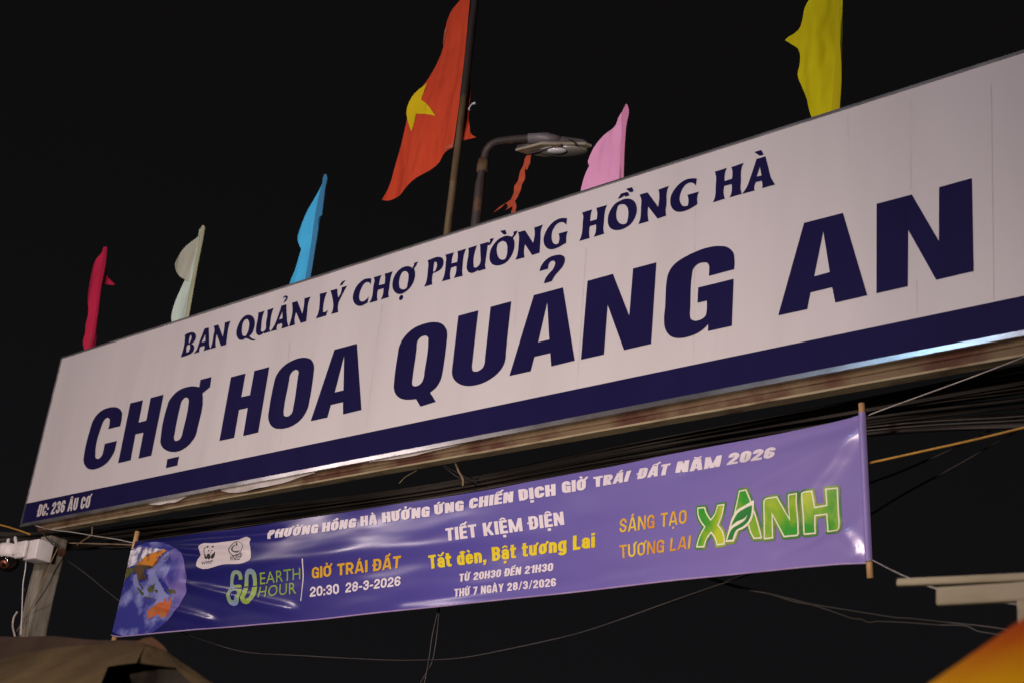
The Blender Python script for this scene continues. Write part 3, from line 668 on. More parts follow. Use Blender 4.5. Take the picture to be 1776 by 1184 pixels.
yel = cloth('yellow_cloth', (0.68, 0.62, 0.007), (0.56, 0.50, 0.005)); yeld = cloth('yellow_shaded_sleeve', (0.56, 0.49, 0.008), (0.50, 0.43, 0.007))  # sleeve yellow darkened to paint its shaded side
f = thing('flag', base_at(1440, 195), 'bright yellow flag with a pointed corner, nearest the right end of the sign board', 'flag', GF)
flagsheet(f, 'cloth', Z5, "650,-330* 560,-180 440,-40 410,0 350,90 330,180 300,250 240,300 190,335 165,372* 230,410 275,440 298,480 305,580 280,690 330,820 380,930 410,1050 450,1140* 670,1080* 690,900 685,400 676,0*", yel, YF, .045, (7, 4), 2.4)
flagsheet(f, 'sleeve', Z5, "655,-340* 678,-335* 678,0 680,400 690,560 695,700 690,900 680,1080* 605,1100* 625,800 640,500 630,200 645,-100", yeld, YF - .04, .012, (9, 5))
flag_stick(f, Z5, (655, 1060), (666, -335), YF - .02, .010)

# ---- flagpole with the large red flag
YP = 7.6
pb = at(778, 404, YP)
pole = thing('flagpole', (pb.x, YP, 5.0), 'tall bamboo flagpole with a dark upper half, behind the sign board', 'flagpole')
A = at(776, 404, YP); Bm = at(805, 165, YP); Tm = at(824, 0, YP)
dn = A + (A - Bm).normalized() * 1.6; up = Tm + (Tm - Bm).normalized() * 1.3
link_mesh('lower_cane', tube_bm([dn, A, A.lerp(Bm, .35), A.lerp(Bm, .355), A.lerp(Bm, .36), A.lerp(Bm, .7), Bm], [.036, .035, .034, .037, .034, .032, .031], 14), M['bamboo'], pole, True)
link_mesh('upper_cane', tube_bm([Bm - (Bm - A).normalized() * .02, Bm, Bm.lerp(Tm, .5), Tm, up], [.038, .039, .037, .035, .030], 14), M['dark_pole'], pole, True)
redm = cloth('red_flag_cloth', (0.72, 0.085, 0.034), (0.60, 0.065, 0.026))
rf = thing('flag', tuple(at(730, 200, YP)), 'large red flag with a yellow star on the bamboo flagpole', 'flag')
RED = "560,-60* 545,0 490,90 440,160 425,210 420,265* 380,340 320,475 280,560 240,700 200,830 150,960 110,1080 76,1143* 95,1148 150,1130 220,1085 310,995 400,905 490,850* 512,700 534,520 566,200 590,-60*"
def flagY(x, z):
    xp = A.x + (Tm.x - A.x) * (z - A.z) / (Tm.z - A.z); d = max(0.0, xp - x)
    return YP - .02 + min(1, d / .25) * (.030 * math.sin(x * 9 + z * 1.6) + .022 * math.sin(z * 4.2 + x * 3) + .02 * math.sin(d * 16 + z * 2))
def draped(parent, name, crop, rings, m, lift, n=4, grid=.04):
    bm = fill_rings(plane_rings(rings_px(crop, rings, n), YP)); cut_grid(bm, grid)
    for v in bm.verts: v.co.z = lift
    return link_mesh(name, stand(bm, flagY), m, parent, True)
fc = draped(rf, 'cloth', Z7, [RED], redm, 0)
draped(fc, 'star', Z7, ["330,477* 308,578* 345,605 387,668* 285,661* 275,710 258,763* 245,710 243,660 258,600 290,530"], cloth('yellow_star_print', (0.82, 0.62, 0.012), (0.74, 0.55, 0.01)), .006, grid=.02)
pf_ = cloth('pale_red_lining', (0.60, 0.16, 0.10), (0.55, 0.14, 0.09))
for rg_ in ['462,180 445,200 428,250 421,262* 424,210 440,170', '432,866* 470,840 490,832* 490,850*']: draped(fc, 'pale_fold', Z7, [rg_], pf_, .006)
bm = fill_rings(plane_rings(rings_px(Z7, ["560,480* 585,488* 578,540 566,600 563,680 575,720 590,770 620,790* 580,800 530,812* 540,640*"], 4), YP + .07)); cut_grid(bm, .05)
link_mesh('loose_corner', stand(bm, lambda x, z: YP + .07 + .02 * math.sin(z * 9)), redm, rf, True)
tp = at(816, 184, YP - .02)
bm = tube_bm([tp, tp + Vector((.03, -.01, .005)), tp + Vector((.06, 0, .01))], [.006, .007, .014], 6); tube_bm([tp, tp + Vector((-.005, -.01, -.03)), tp + Vector((.0, -.01, -.05))], [.006, .007, .009], 6, bm)
link_mesh('tie', bm, M['bulb'], rf)

# ================================================================== street lamp behind the board
sl = thing('street_lamp', (at(825, 390, YP).x, YP, 5.0), 'unlit street lamp with a rusty bent pipe arm, between the red and the pink flags', 'street lamp')
b0 = at(824, 400, YP); b1 = at(834, 310, YP); b2 = at(841, 272, YP)
z0 = at(920, 244, YP).z
e0 = at(862, 247, YP + .01); e1 = at(888, 243, YP + .03); e2 = at(922, 240, YP + .06)
path = smooth_pts([b0 - Vector((0, 0, 1.2)), b0, b1, b2, at(848, 256, YP), e0, e1, e2], 6)
link_mesh('pipe_arm', tube_bm(path, [.044 if i < 12 else .036 for i in range(len(path))], 14), M['lamp_pipe'], sl, True)
cpt = at(837, 288, YP)
link_mesh('pipe_collar', tube_bm([cpt - Vector((0, 0, .06)), cpt, cpt + Vector((0.003, 0, .06))], [.048, .05, .045], 14), M['rust'], sl, True)
U = [atz(x, y, z0) for x, y in ((894, 262), (915, 268), (945, 272.5), (973, 271), (1001, 264), (1026, 255), (1015, 251), (938, 251))]
def inset(P, k, dz): 
    c = sum(P, Vector()) / len(P); return [c + (p - c) * k + Vector((0, 0, dz)) for p in P]
rim = hull_bm(inset(U, 1.0, 0.0), inset(U, 1.0, .022)); link_mesh('rim', rim, M['lamp_rim'], sl)
# domed casing, lower towards its tip
ax_ = (U[5] - (U[0] + U[7]) / 2).normalized()
bm = bmesh.new(); rows = []
for k, dz in ((.985, .023), (.97, .06), (.90, .10), (.74, .125), (.40, .138)):
    rows.append([bm.verts.new(p - Vector((0, 0, (dz - .02) * .62 * max(0, min(1, (p - U[0]).dot(ax_) / .62)) ** 2.6))) for p in inset(U, k, dz)])
for p, q in zip(rows, rows[1:]):
    for k in range(len(p)): bm.faces.new((p[k], p[(k + 1) % len(p)], q[(k + 1) % len(p)], q[k]))
bm.faces.new(rows[-1]); bmesh.ops.recalc_face_normals(bm, faces=bm.faces[:])
link_mesh('casing', bm, M['lamp_body'], sl, True)
sk = bmesh.new(); sk0 = e2 + Vector((.02, .03, -.01))
link_mesh('socket', tube_bm([e2 - Vector((.03, .01, 0)), e2 + Vector((.10, .08, .01)), e2 + Vector((.2, .14, -.01))], [.044, .05, .036], 12), M['lamp_body'], sl, True)
c = sum(U, Vector()) / len(U)
axis = (U[5] - (U[0] + U[7]) / 2).normalized(); perp = Vector((-axis.y, axis.x, 0)).normalized()
# shallow glass bowl under the front part
gc = c + axis * .07
gl = bmesh.new(); bmesh.ops.create_uvsphere(gl, u_segments=24, v_segments=12, radius=1)
for v in gl.verts: v.co = gc + axis * (v.co.x * .215) + perp * (v.co.y * .085) + Vector((0, 0, v.co.z * .032 - .002))
link_mesh('glass_bowl', gl, M['lamp_glass'], sl, True)
bu = bmesh.new(); bmesh.ops.create_uvsphere(bu, u_segments=16, v_segments=10, radius=1)
bl = atz(966, 262, z0 - .045)
for v in bu.verts: v.co = bl + axis * (v.co.x * .085) + perp * (v.co.y * .04) + Vector((0, 0, v.co.z * .022))
link_mesh('bulb', bu, M['bulb'], sl, True)
a1 = atz(916, 267, z0 - .012); a2 = atz(975, 252, z0 - .012)
link_mesh('cross_bar', tube_bm([a1, a1.lerp(a2, .5), a2], .012, 6), M['lamp_pipe'], sl)
h1 = at(988, 244, YP + .2)
link_mesh('catch', tube_bm(smooth_pts([at(985, 243, 7.83), at(992, 244, 7.82), at(997, 248, 7.82), at(999, 253, 7.83)], 3), .008, 6), M['dark_pole'], sl)

# red rag hanging from the lamp head
Z8 = (820, 215, 7.177)
rag = []
for rg in ("660,385* 722,385* 716,460 706,540 690,582* 672,576* 668,545* 655,600 632,680 612,760 596,850 588,885 548,940 520,960* 470,960* 500,900 518,850 527,780 545,700 582,620 628,540 648,470", "470,958* 521,958* 530,1050 529,1140 522,1230* 474,1230* 484,1120 478,1040", "476,945* 500,990* 440,1040 395,1070* 420,1010 412,992 340,1042 255,1112* 330,1028 410,980"):
    q = fill_rings(plane_rings(rings_px(Z8, [rg], 3), 7.74)); rag.append(q)
rag = merge(rag); cut_grid(rag, .03)
o = link_mesh('ribbon', stand(rag, lambda x, z: 7.74 + .012 * math.sin(z * 23 + x * 11) + .006 * math.sin(z * 51)), cloth('faded_red_rag', (0.60, 0.12, 0.055), (0.40, 0.07, 0.035)), None, True)
tag(own_origin(o), 'frayed red strip of cloth hanging below the street lamp', 'ribbon')

# ================================================================== banner below the sign board
YB = 6.8
top_px = [(234, 938), (300, 929), (345, 922), (400, 916), (460, 908), (560, 893.5), (660, 878), (760, 862), (860, 846), (960, 827), (1060, 808), (1160, 787.5), (1260, 767), (1360, 747), (1430, 732), (1500, 716)]
bot_px = [(193, 1100), (203, 1103), (260, 1098), (308, 1093.5), (340, 1090), (420, 1083.5), (560, 1070.5), (700, 1055.5), (850, 1040), (1000, 1023), (1180, 1002.5), (1300, 991), (1400, 982), (1512, 974)]
topw = [at(x, y, YB) for x, y in top_px]; botw = [at(x, y, YB) for x, y in bot_px]
def interp(P, x):
    if x <= P[0].x: return P[0].z
    for a, b in zip(P, P[1:]):
        if x <= b.x: return a.z + (b.z - a.z) * (x - a.x) / (b.x - a.x)
    return P[-1].z
XL, XR = botw[0].x, topw[-1].x
cTL, cBL, cTR, cBR = topw[0], botw[0], topw[-1], botw[-1]
def ridge(x, z, p, q, wd, amp):
    """a crease along the segment p-q"""
    d = Vector((q[0] - p[0], q[1] - p[1])); L = d.length; d /= L
    r = Vector((x - p[0], z - p[1])); t = r.dot(d); s = r.x * d.y - r.y * d.x
    if t < 0 or t > L: 
        e = min(abs(t), abs(t - L)); fall = math.exp(-(e / .10) ** 2)
    else: fall = 1
    return amp * fall * math.exp(-(s / wd) ** 2)
def P2(x, y): p = at(x, y, YB); return (p.x, p.z)
CREASE = [(P2(318, 1012), P2(500, 1056), .035, -.016), (P2(280, 1052), P2(357, 1073), .03, -.014), (P2(245, 941), P2(480, 925), .03, -.018), (P2(250, 950), P2(420, 955), .035, -.016), (P2(250, 946), P2(345, 962), .02, .010),
          (P2(1490, 728), P2(1200, 815), .05, .017), (P2(1495, 735), P2(1390, 870), .06, -.016), (P2(1490, 745), P2(1300, 850), .05, -.011), (P2(1300, 965), P2(1500, 952), .05, -.014), (P2(1360, 955), P2(1470, 905), .05, .015), (P2(1430, 940), P2(1490, 900), .04, -.012), (P2(1440, 985), P2(1500, 960), .03, -.010), (P2(1470, 930), P2(1505, 965), .025, -.009), (P2(1060, 816), P2(1480, 726), .05, .012), (P2(1050, 990), P2(1420, 955), .05, .011), (P2(1010, 915), P2(1330, 850), .06, .010), (P2(700, 1040), P2(1100, 1000), .04, .008)]
def banY(x, z):
    zt = interp(topw, x); zb = interp(botw, x); s = (z - zb) / max(.05, zt - zb); a = min(1.0, max(0.0, (x - XL) / (XR - XL)))
    h = 0.0
    left = (1 - a) ** 1.3
    # long rolls pulled out of the upper left corner, flattening to the right
    up_ = min(1.0, max(0.0, (s - .30) / .35)); up_ = up_ * up_ * (3 - 2 * up_)
    h += up_ * (.024 * left + .008) * math.sin(2 * math.pi * (1.25 * s - .05 + .12 * a)) * (1 - .4 * a)
    h += up_ * .007 * math.sin(2 * math.pi * (2.6 * s + .45 * a + .2)) * (.35 + .65 * left)
    h += .006 * math.sin(x * 2.1 + s * 3) + .004 * math.sin(x * 5.3 - s * 7)
    # the belly of the cloth between its two sticks
    h -= .06 * math.sin(math.pi * a) * (s - .5) * .5
    for p, q, wd, am in CREASE: h += ridge(x, z, p, q, wd, am)
    xe = cBL.x + (cTL.x - cBL.x) * (z - cBL.z) / (cTL.z - cBL.z)
    return YB + h * (1 - math.exp(-max(0, x - xe) / .22)) * (1 - math.exp(-max(0, XR - x) / .10))
ban = thing('banner', (cTR.x, YB, 3.6), 'purple vinyl banner with a printed globe, stretched between two wooden sticks below the sign board', 'banner')
NX, NZ = 300, 44
bm = bmesh.new(); rows = []
for i in range(NX + 1):
    a = i / NX; row = []
    tx = cTL.x + (cTR.x - cTL.x) * a; bx = cBL.x + (cBR.x - cBL.x) * a
    T = Vector((tx, 0, interp(topw, tx))); B = Vector((bx, 0, interp(botw, bx)))
    for j in range(NZ + 1):
        p = B.lerp(T, j / NZ); row.append(bm.verts.new((p.x, banY(p.x, p.z), p.z)))
    rows.append(row)
for p, q in zip(rows, rows[1:]):
    for j in range(NZ): bm.faces.new((p[j], q[j], q[j + 1], p[j + 1]))
b2 = bm.copy()
for v in b2.verts: v.co.y += .003
bmesh.ops.reverse_faces(b2, faces=b2.faces[:])
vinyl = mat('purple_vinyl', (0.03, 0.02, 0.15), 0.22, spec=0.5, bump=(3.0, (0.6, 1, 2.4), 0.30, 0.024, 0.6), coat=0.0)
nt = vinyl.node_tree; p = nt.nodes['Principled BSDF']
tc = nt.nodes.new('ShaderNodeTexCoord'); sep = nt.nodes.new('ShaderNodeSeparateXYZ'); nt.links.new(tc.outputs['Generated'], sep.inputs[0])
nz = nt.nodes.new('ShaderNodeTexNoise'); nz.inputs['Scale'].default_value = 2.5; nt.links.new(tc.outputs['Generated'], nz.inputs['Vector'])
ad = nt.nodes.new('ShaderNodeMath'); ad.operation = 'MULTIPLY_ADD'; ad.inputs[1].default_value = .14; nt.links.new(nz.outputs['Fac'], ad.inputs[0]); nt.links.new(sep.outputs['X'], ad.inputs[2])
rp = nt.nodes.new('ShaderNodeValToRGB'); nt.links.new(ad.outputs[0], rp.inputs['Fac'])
e = rp.color_ramp.elements; e[0].position = .10; e[0].color = (0.007, 0.009, 0.085, 1); e[1].position = 1.0; e[1].color = (0.24, 0.19, 0.48, 1)  # blue to pale violet: print tone plus the broad sheen painted in
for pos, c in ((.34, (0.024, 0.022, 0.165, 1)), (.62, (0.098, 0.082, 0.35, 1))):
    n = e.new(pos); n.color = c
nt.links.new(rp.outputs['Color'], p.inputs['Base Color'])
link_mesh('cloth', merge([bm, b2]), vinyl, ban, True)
# hem round the edge
def edge_pts(P, n, dy=-.004): return [Vector((P[0].x + (P[-1].x - P[0].x) * i / n, 0, 0)) for i in range(n + 1)]
pts = []
for i in range(121):
    x = cBL.x + (cBR.x - cBL.x) * i / 120; z = interp(botw, x); pts.append((x, banY(x, z), z - .002))
link_mesh('hem', tube_bm(pts, .006, 6), mat('pale_violet_hem', (0.40, 0.30, 0.52), 0.4, noise=(4, (1, 1, 1), (0.30, 0.21, 0.44), .4, .7)), ban, True)
# sticks
def stick(p0, p1, r, back):
    A = at(*p0, YB + back); B = at(*p1, YB + back)
    k = 10
    link_mesh('stick', tube_bm([A.lerp(B, i / k) for i in range(k + 1)], [r * (1 + .04 * math.sin(i * 2.1)) for i in range(k + 1)], 12), M['wood'], ban, True)
stick((197, 1112), (238.5, 921), .021, .035); stick((1509.5, 1002), (1494.5, 699.5), .018, .004)
# pocket sleeve along the right stick
A0 = at(1489, 718, YB); A1 = at(1502, 715, YB); B0 = at(1502, 975, YB); B1 = at(1514, 973, YB)
bm = bmesh.new(); rows = []
for i in range(31):
    t = i / 30; l = A0.lerp(B0, t); r = A1.lerp(B1, t); row = []
    for k in range(9):
        u = k / 8; q = l.lerp(r, u); row.append(bm.verts.new((q.x, banY(q.x, q.z) - .006 - .022 * math.sin(math.pi * u) ** .6, q.z)))
    rows.append(row)
for p_, q_ in zip(rows, rows[1:]):
    for k in range(8): bm.faces.new((p_[k], p_[k + 1], q_[k + 1], q_[k]))
link_mesh('stick_pocket', bm, mat('violet_pocket', (0.27, 0.215, 0.52), .5, noise=(4, (1, 1, 1), (0.25, 0.20, 0.48), .4, .7)), ban, True)

def on_banner(bm, lift, grid=.03):
    cut_grid(bm, grid)
    for v in bm.verts: v.co.z = lift
    return stand(bm, banY)
def shape(name, m, crop, rings, lift, n=5, label=None, parent=None, off=0.0, corner=False):
    bm = fill_rings(plane_rings(rings_px(crop, rings, n, corner), YB), offset=off)
    return tag(link_mesh(name, on_banner(bm, lift), m, parent or ban, True), label)
def words(name, m, items, style, lift, label):
    for b, q in items:
        tag(link_mesh(name, on_banner(text_bm(b, q, YB, *style), lift), m, ban, True), label)
HEAVY = (.27, .20, 1.0, .06); MED = (.235, .18, 1.0, .075); BOLD = (.22, .19, 1.25, .10); LIGHT = (.155, .15, 1.0, .10)
WP = mat('white_banner_print', (0.80, 0.73, 0.77), 0.38, spec=.5, noise=(6, (1, 1, 1), (0.72, 0.65, 0.71), .4, .7))
OR = mat('amber_print', (0.74, 0.42, 0.02), 0.38, noise=(3, (1, 1, 1), (0.68, 0.37, 0.015), .4, .7))
YE = mat('yellow_print', (0.80, 0.64, 0.01), 0.38, noise=(3, (1, 1, 1), (0.74, 0.58, 0.01), .4, .7))
OR2 = mat('orange_gold_print', (0.66, 0.28, 0.02), 0.38, noise=(5.5, (1, 1, 1), (0.76, 0.56, 0.04), .40, .62))
GR = mat('leaf_green_print', (0.28, 0.42, 0.05), 0.38, noise=(5, (1, 1, 1), (0.22, 0.36, 0.05), .4, .7))
K1 = (460, 830, 5.92); K2 = (740, 790, 5.55); K3 = (1020, 750, 5.2235); K4 = (1060, 870, 10.7625); K5 = (440, 860, 5.92); K6 = (720, 780, 4.229); K7 = (330, 920, 8.457); K8 = (1190, 830, 6.124); K9 = (190, 920, 5.92)
words('lettering', WP, [
    ('PHƯỜNG', cq(K1, (35, 620), (548, 555), (62, 530), (562, 460))), ('HỒNG', cq(K1, (592, 549), (945, 500), (597, 452), (952, 400))), ('HÀ', cq(K1, (998, 492), (1172, 467), (988, 387), (1160, 365))),
    ('HƯỞNG', cq(K1, (1222, 455), (1690, 385), (1208, 350), (1695, 275))), ('ỨNG', cq(K2, (80, 568), (360, 525), (70, 470), (358, 422))), ('CHIẾN', cq(K2, (412, 513), (840, 445), (412, 408), (842, 340))),
    ('DỊCH', cq(K2, (900, 435), (1248, 380), (887, 328), (1245, 268))), ('GIỜ', cq(K2, (1310, 362), (1560, 325), (1303, 250), (1560, 212))), ('TRÁI', cq(K3, (62, 498), (375, 445), (50, 400), (397, 340))),
    ('ĐẤT', cq(K3, (445, 430), (735, 383), (458, 328), (755, 275))), ('NĂM', cq(K3, (798, 366), (1185, 302), (815, 262), (1205, 195))), ('2026', cq(K3, (1250, 290), (1690, 225), (1265, 178), (1690, 112)))],
    HEAVY, .0035, 'word of the heavy white row along the top of the banner')
words('lettering', OR, [('GIỜ TRÁI ĐẤT', cq(K5, (598, 845), (1510, 735), (612, 735), (1527, 612)))],  BOLD, .0035, 'amber capitals right of the thin dividing line')
words('lettering', WP, [('20:30', cq(K5, (568, 1030), (868, 995), (578, 930), (872, 893))), ('28-3-2026', cq(K5, (932, 985), (1512, 918), (942, 885), (1518, 818)))],  BOLD, .0035, 'white time and date below the amber capitals')
words('lettering', WP, [('TIẾT KIỆM ĐIỆN', cq(K6, (243, 672), (1103, 548), (230, 577), (1090, 450)))],  MED, .0035, 'white capitals in the middle of the banner')
words('lettering', YE, [('Tắt đèn, Bật tương Lai', cq(K6, (108, 872), (1315, 710), (105, 775), (1320, 605)))],  MED, .0035, 'bright yellow lettering in the middle of the banner')
words('lettering', WP, [('TỪ 20H30 ĐẾN 21H30', cq(K6, (318, 963), (1005, 882), (322, 906), (1012, 823)))],  MED, .0035, 'small slanted white line giving the hours')
words('lettering', WP, [('THỨ 7 NGÀY 28/3/2026', cq(K6, (275, 1073), (1018, 990), (280, 1015), (1025, 932)))],  MED, .0035, 'small slanted white line giving the weekday')
words('lettering', OR2, [('SÁNG TẠO', cq(K4, (150, 570), (1425, 400), (165, 312), (1420, 138))), ('TƯƠNG LAI', cq(K4, (148, 1045), (1475, 868), (140, 800), (1508, 625)))],  LIGHT, .0035, 'two short lines of orange gold capitals')
for b_, q_ in (('EARTH', cq(K7, (1008, 780), (1612, 705), (1028, 615), (1630, 543))), ('HOUR', cq(K7, (975, 968), (1550, 915), (1005, 812), (1545, 750)))):
    tag(link_mesh('lettering', on_banner(thin_text_bm(b_, q_, YB, 1.05), .0035), GR, ban, True), 'thin pale green word')
shape('divider_line', WP, K7, ["1672,415* 1688,415* 1650,800 1630,930 1615,1025* 1603,1022* 1622,920 1640,780"], .0035, label='thin white upright line')
# the green number
n60 = mat('green_blue_number_print', (0.30, 0.44, 0.08), 0.38, noise=(4.2, (1, 1, 1), (0.20, 0.29, 0.50), .42, .60))
shape('emblem', n60, K7, ["575,838* 600,700 620,640 660,595 720,585 765,610 772,650 765,708* 712,715* 718,660 705,640 680,640 660,670 640,790 690,785 735,790 745,822*",
      "565,855* 745,845* 735,920 700,1040 670,1080 625,1093 570,1070 545,1030 542,970", "615,885 670,872 682,890 655,980 630,1015 605,1010 598,975",
      "780,812* 800,700 820,630 860,575 910,560 955,580 972,620 968,700 962,795* 905,800* 912,680 908,640 880,635 860,670 845,740 838,806*",
      "770,832* 835,825* 812,930 800,985 815,1000 845,985 870,920 892,818* 965,808* 945,920 910,1010 860,1055 800,1068 755,1045 740,1000 745,940"], .0035, label='large pale green and blue number split by a slit')
# white plate with its two logos
plate = shape('logo_plate', mat('white_plate_print', (0.66, 0.60, 0.61), .38, noise=(5, (1, 1, 1), (0.60, 0.54, 0.56), .4, .7)), K7, ["130,215 150,197 330,176 700,132 885,107 895,118 875,165 878,190 900,250 915,320 914,430 880,455 520,502 160,549 124,522 120,470 155,330 152,280 130,240"], .0035, label='white plate with two small black emblems')
BK = mat('black_print', (0.012, 0.011, 0.013), .5, noise=(5, (1, 1, 1), (0.02, 0.018, 0.02), .4, .7))
def ell(cx, cy, rx, ry, n=14): return [(cx + rx * math.cos(2 * math.pi * k / n), cy + ry * math.sin(2 * math.pi * k / n), False) for k in range(n)]
shape('panda_emblem', BK, K7, [ell(262, 232, 13, 15), ell(337, 231, 15, 14), ell(295, 295, 8, 12), ell(341, 292, 8, 11), ell(318, 326, 8, 6),
      "220,335 235,350 248,385 262,350 285,335 305,352 316,380 308,410 288,423 265,400 255,418 232,405 222,390", "335,348 365,330 382,308 378,360 358,402 328,412 322,398",
      "250,240* 232,270 228,330* 219,330* 222,270 238,238*"], .006, parent=plate)
shape('leaf_emblem', mat('dark_green_print', (0.05, 0.06, 0.05), .5, noise=(5, (1, 1, 1), (0.07, 0.08, 0.07), .4, .7)), K7, [ell(690, 265, 104, 112, 24), ell(693, 265, 94, 103, 24), "770,300 745,322 690,325 640,300 625,255 640,215 675,200 655,225 645,262 665,295 710,305", "672,165 690,180 697,210 690,222 678,205 670,185"], .006, parent=plate)
bms = [thin_text_bm('WWF', cq(K7, (200, 505), (350, 488), (195, 458), (365, 432)), YB, 1.05), thin_text_bm('VNEEP', cq(K7, (615, 450), (785, 430), (612, 370), (797, 335)), YB, 1.05)]
link_mesh('lettering', on_banner(merge(bms), .006), BK, plate, True)
# green word with outline
XANH = [["130,310* 205,305* 230,370 275,440* 320,380 345,285* 415,275* 400,370 350,495* 400,570 410,690* 335,700* 310,620 275,570* 225,640 195,720* 118,722* 150,620 210,512* 150,420"],
        ["430,665* 500,480 580,135* 655,125* 720,300 805,625* 725,632* 690,560 672,490* 560,545* 510,660*"],
        ["835,635* 840,240* 862,212* 975,195* 1110,440* 1100,175* 1190,162* 1195,580* 1178,598* 1045,612* 920,365* 922,625*"],
        ["1255,585* 1250,165* 1272,150* 1355,138* 1370,305* 1500,280* 1490,110* 1610,97* 1630,530* 1612,548* 1505,555* 1500,375* 1375,390* 1370,572*"]]
gborder = mat('olive_green_border', (0.06, 0.22, 0.03), .4, noise=(3, (1, 1, 1), (0.30, 0.40, 0.04), .46, .64))
cream = mat('cream_outline', (0.86, 0.84, 0.66), .4, noise=(4, (1, 1, 1), (0.80, 0.78, 0.58), .4, .7))
gfill = mat('green_gradient_fill', (0.03, 0.33, 0.018), .36, noise=(3.0, (1, 1, .8), (0.48, 0.60, 0.02), .44, .62))
def poly_off(ring, d):
    """offset a ring outward (d>0) with mitred corners"""
    n = len(ring); A = sum(ring[i][0] * ring[(i + 1) % n][1] - ring[(i + 1) % n][0] * ring[i][1] for i in range(n)); sg = 1 if A > 0 else -1
    out = []
    for i in range(n):
        p0 = Vector(ring[i - 1]); p1 = Vector(ring[i]); p2 = Vector(ring[(i + 1) % n])
        d1 = (p1 - p0); d2 = (p2 - p1)
        if d1.length < 1e-7 or d2.length < 1e-7: out.append(tuple(p1)); continue
        d1.normalize(); d2.normalize()
        n1 = Vector((d1.y, -d1.x)) * sg; n2 = Vector((d2.y, -d2.x)) * sg
        b = n1 + n2
        if b.length < .3: b = n1
        else: b = b / b.length_squared * 2
        if b.length > 1.6: b = b.normalized() * 1.6
        out.append(tuple(p1 + b * d))
    return out
def ring_mesh(specs, d, crop=K8):
    out = []
    for s in specs:
        rr = plane_rings(rings_px(crop, s), YB)
        out.append(grown(fill_rings(rr), d) if d > 0 else fill_rings([poly_off(r, d) for r in rr]))
    return merge(out)
for k, sp_ in enumerate(XANH):
    wo_ = link_mesh('green_letter', on_banner(ring_mesh([sp_], .017), .003 + .0002 * k), gborder, ban, True)
    link_mesh('outline', on_banner(ring_mesh([sp_], .004), .0045), cream, wo_, True)
    link_mesh('letter_fill', on_banner(ring_mesh([sp_], -.0045), .006), gfill, wo_, True)
    if k == 1: wo = wo_
LEAF = "728,245* 640,300 560,350 510,430 480,530 440,660* 510,655* 560,548 620,520 690,450 722,360"
link_mesh('leaf', on_banner(ring_mesh([[LEAF]], .006), .0075), cream, wo, True)
link_mesh('leaf', on_banner(merge([fill_rings(plane_rings(rings_px(K8, [r]), YB)) for r in ("718,285* 640,322 570,368 525,435 492,505* 560,455 630,425 670,385* 640,440 570,490 500,535 470,590 448,652* 505,645* 550,545 615,508 680,445 712,360",)]), .009), mat('dark_leaf_print', (0.016, 0.20, 0.03), .4, noise=(4, (1, 1, 1), (0.03, 0.27, 0.03), .4, .7)), wo, True)
# the printed globe
def rough(ring, a=7, seed=1):
    rnd = random.Random(seed); P = [(x, y) for x, y, c in parse(ring)]; out = []
    for i in range(len(P)):
        p = P[i]; q = P[(i + 1) % len(P)]; L = math.hypot(q[0] - p[0], q[1] - p[1]); n = max(1, int(L / 9))
        for k in range(n):
            t = k / n; w_ = min(a, L * .16) * (0 if k == 0 else 1)
            out.append((p[0] + (q[0] - p[0]) * t + rnd.uniform(-w_, w_), p[1] + (q[1] - p[1]) * t + rnd.uniform(-w_, w_), True))
    return out
sea = mat('globe_sea_print', (0.030, 0.034, 0.26), .36, spec=.55, noise=(5.5, (1, 1, 1), (0.26, 0.29, 0.62), .50, .72))
globe = shape('globe', sea, K9, ["228,192* 300,150 400,120 490,112 580,130 660,165 720,205 765,270 795,350 808,440 803,540 785,640 740,730 700,810 640,880 560,960 480,1020 430,1048* 300,1060 150,1075 30,1036* 130,620 160,500"], .0035, label='printed blue globe at the left end of the banner')
shape('pale_sheen', mat('globe_sheen_paint', (0.21, 0.165, 0.46), .36, noise=(5, (1, 1, 1), (0.06, 0.058, 0.32), .40, .64)), K9, ['628,205 690,185 722,206 765,270 795,350 807,440 802,540 784,640 740,728 698,808 640,876 580,940 610,870 660,780 665,700 610,590 585,500 640,430 668,350'], .0042, parent=globe)  # violet sheen on the right of the globe, painted as a flat shape
shelf = mat('globe_shelf_print', (0.22, 0.25, 0.52), .4, noise=(7, (1, 1, 1), (0.10, 0.10, 0.36), .46, .66))
shape('shallow_sea', shelf, K9, [rough(r) for r in ("420,400 480,385 520,330 570,240 620,210 625,280 580,340 530,400 520,470 545,560 580,640 640,670 640,720 660,800 620,890 560,920 510,880 430,905 380,890 385,820 450,750 500,700 420,690 350,675 290,610 260,540 270,470 310,440 330,520 400,560 440,500",)], .0048, parent=globe)
land = lambda nm, c, c2, sc=7: mat(nm, c, .45, noise=(sc, (1, 1, 1), c2, .44, .62))
shape('cloud', land('globe_cloud_print', (0.78, 0.76, 0.84), (0.08, 0.08, 0.22), 13), K9, [rough(r) for r in ("222,205 300,168 420,170 500,182 560,190 520,215 440,228 380,245 360,285 330,320 285,345 245,362 205,372 196,345 205,270",)], .0055, parent=globe)
shape('landmass', land('globe_orange_print', (0.62, 0.22, 0.012), (0.14, 0.04, 0.01), 12), K9, [rough(r) for r in ("362,268 420,232 500,218 552,190 592,195 580,215 552,235 540,262 515,265 510,290 522,325 500,362 470,384 440,372 400,375 330,372 290,352 330,318",)], .0065, parent=globe, label='orange mass in the upper part of the globe')
shape('landmass', land('globe_brown_print', (0.10, 0.055, 0.02), (0.035, 0.028, 0.012)), K9, [rough(r) for r in ("290,365 350,350 440,366 484,378 445,398 392,402 400,450 413,490 378,515 345,505 335,520 350,570 368,610 350,600 326,540 318,480 302,430 240,392",)], .0072, parent=globe, label='dark brown mass in the middle of the globe')
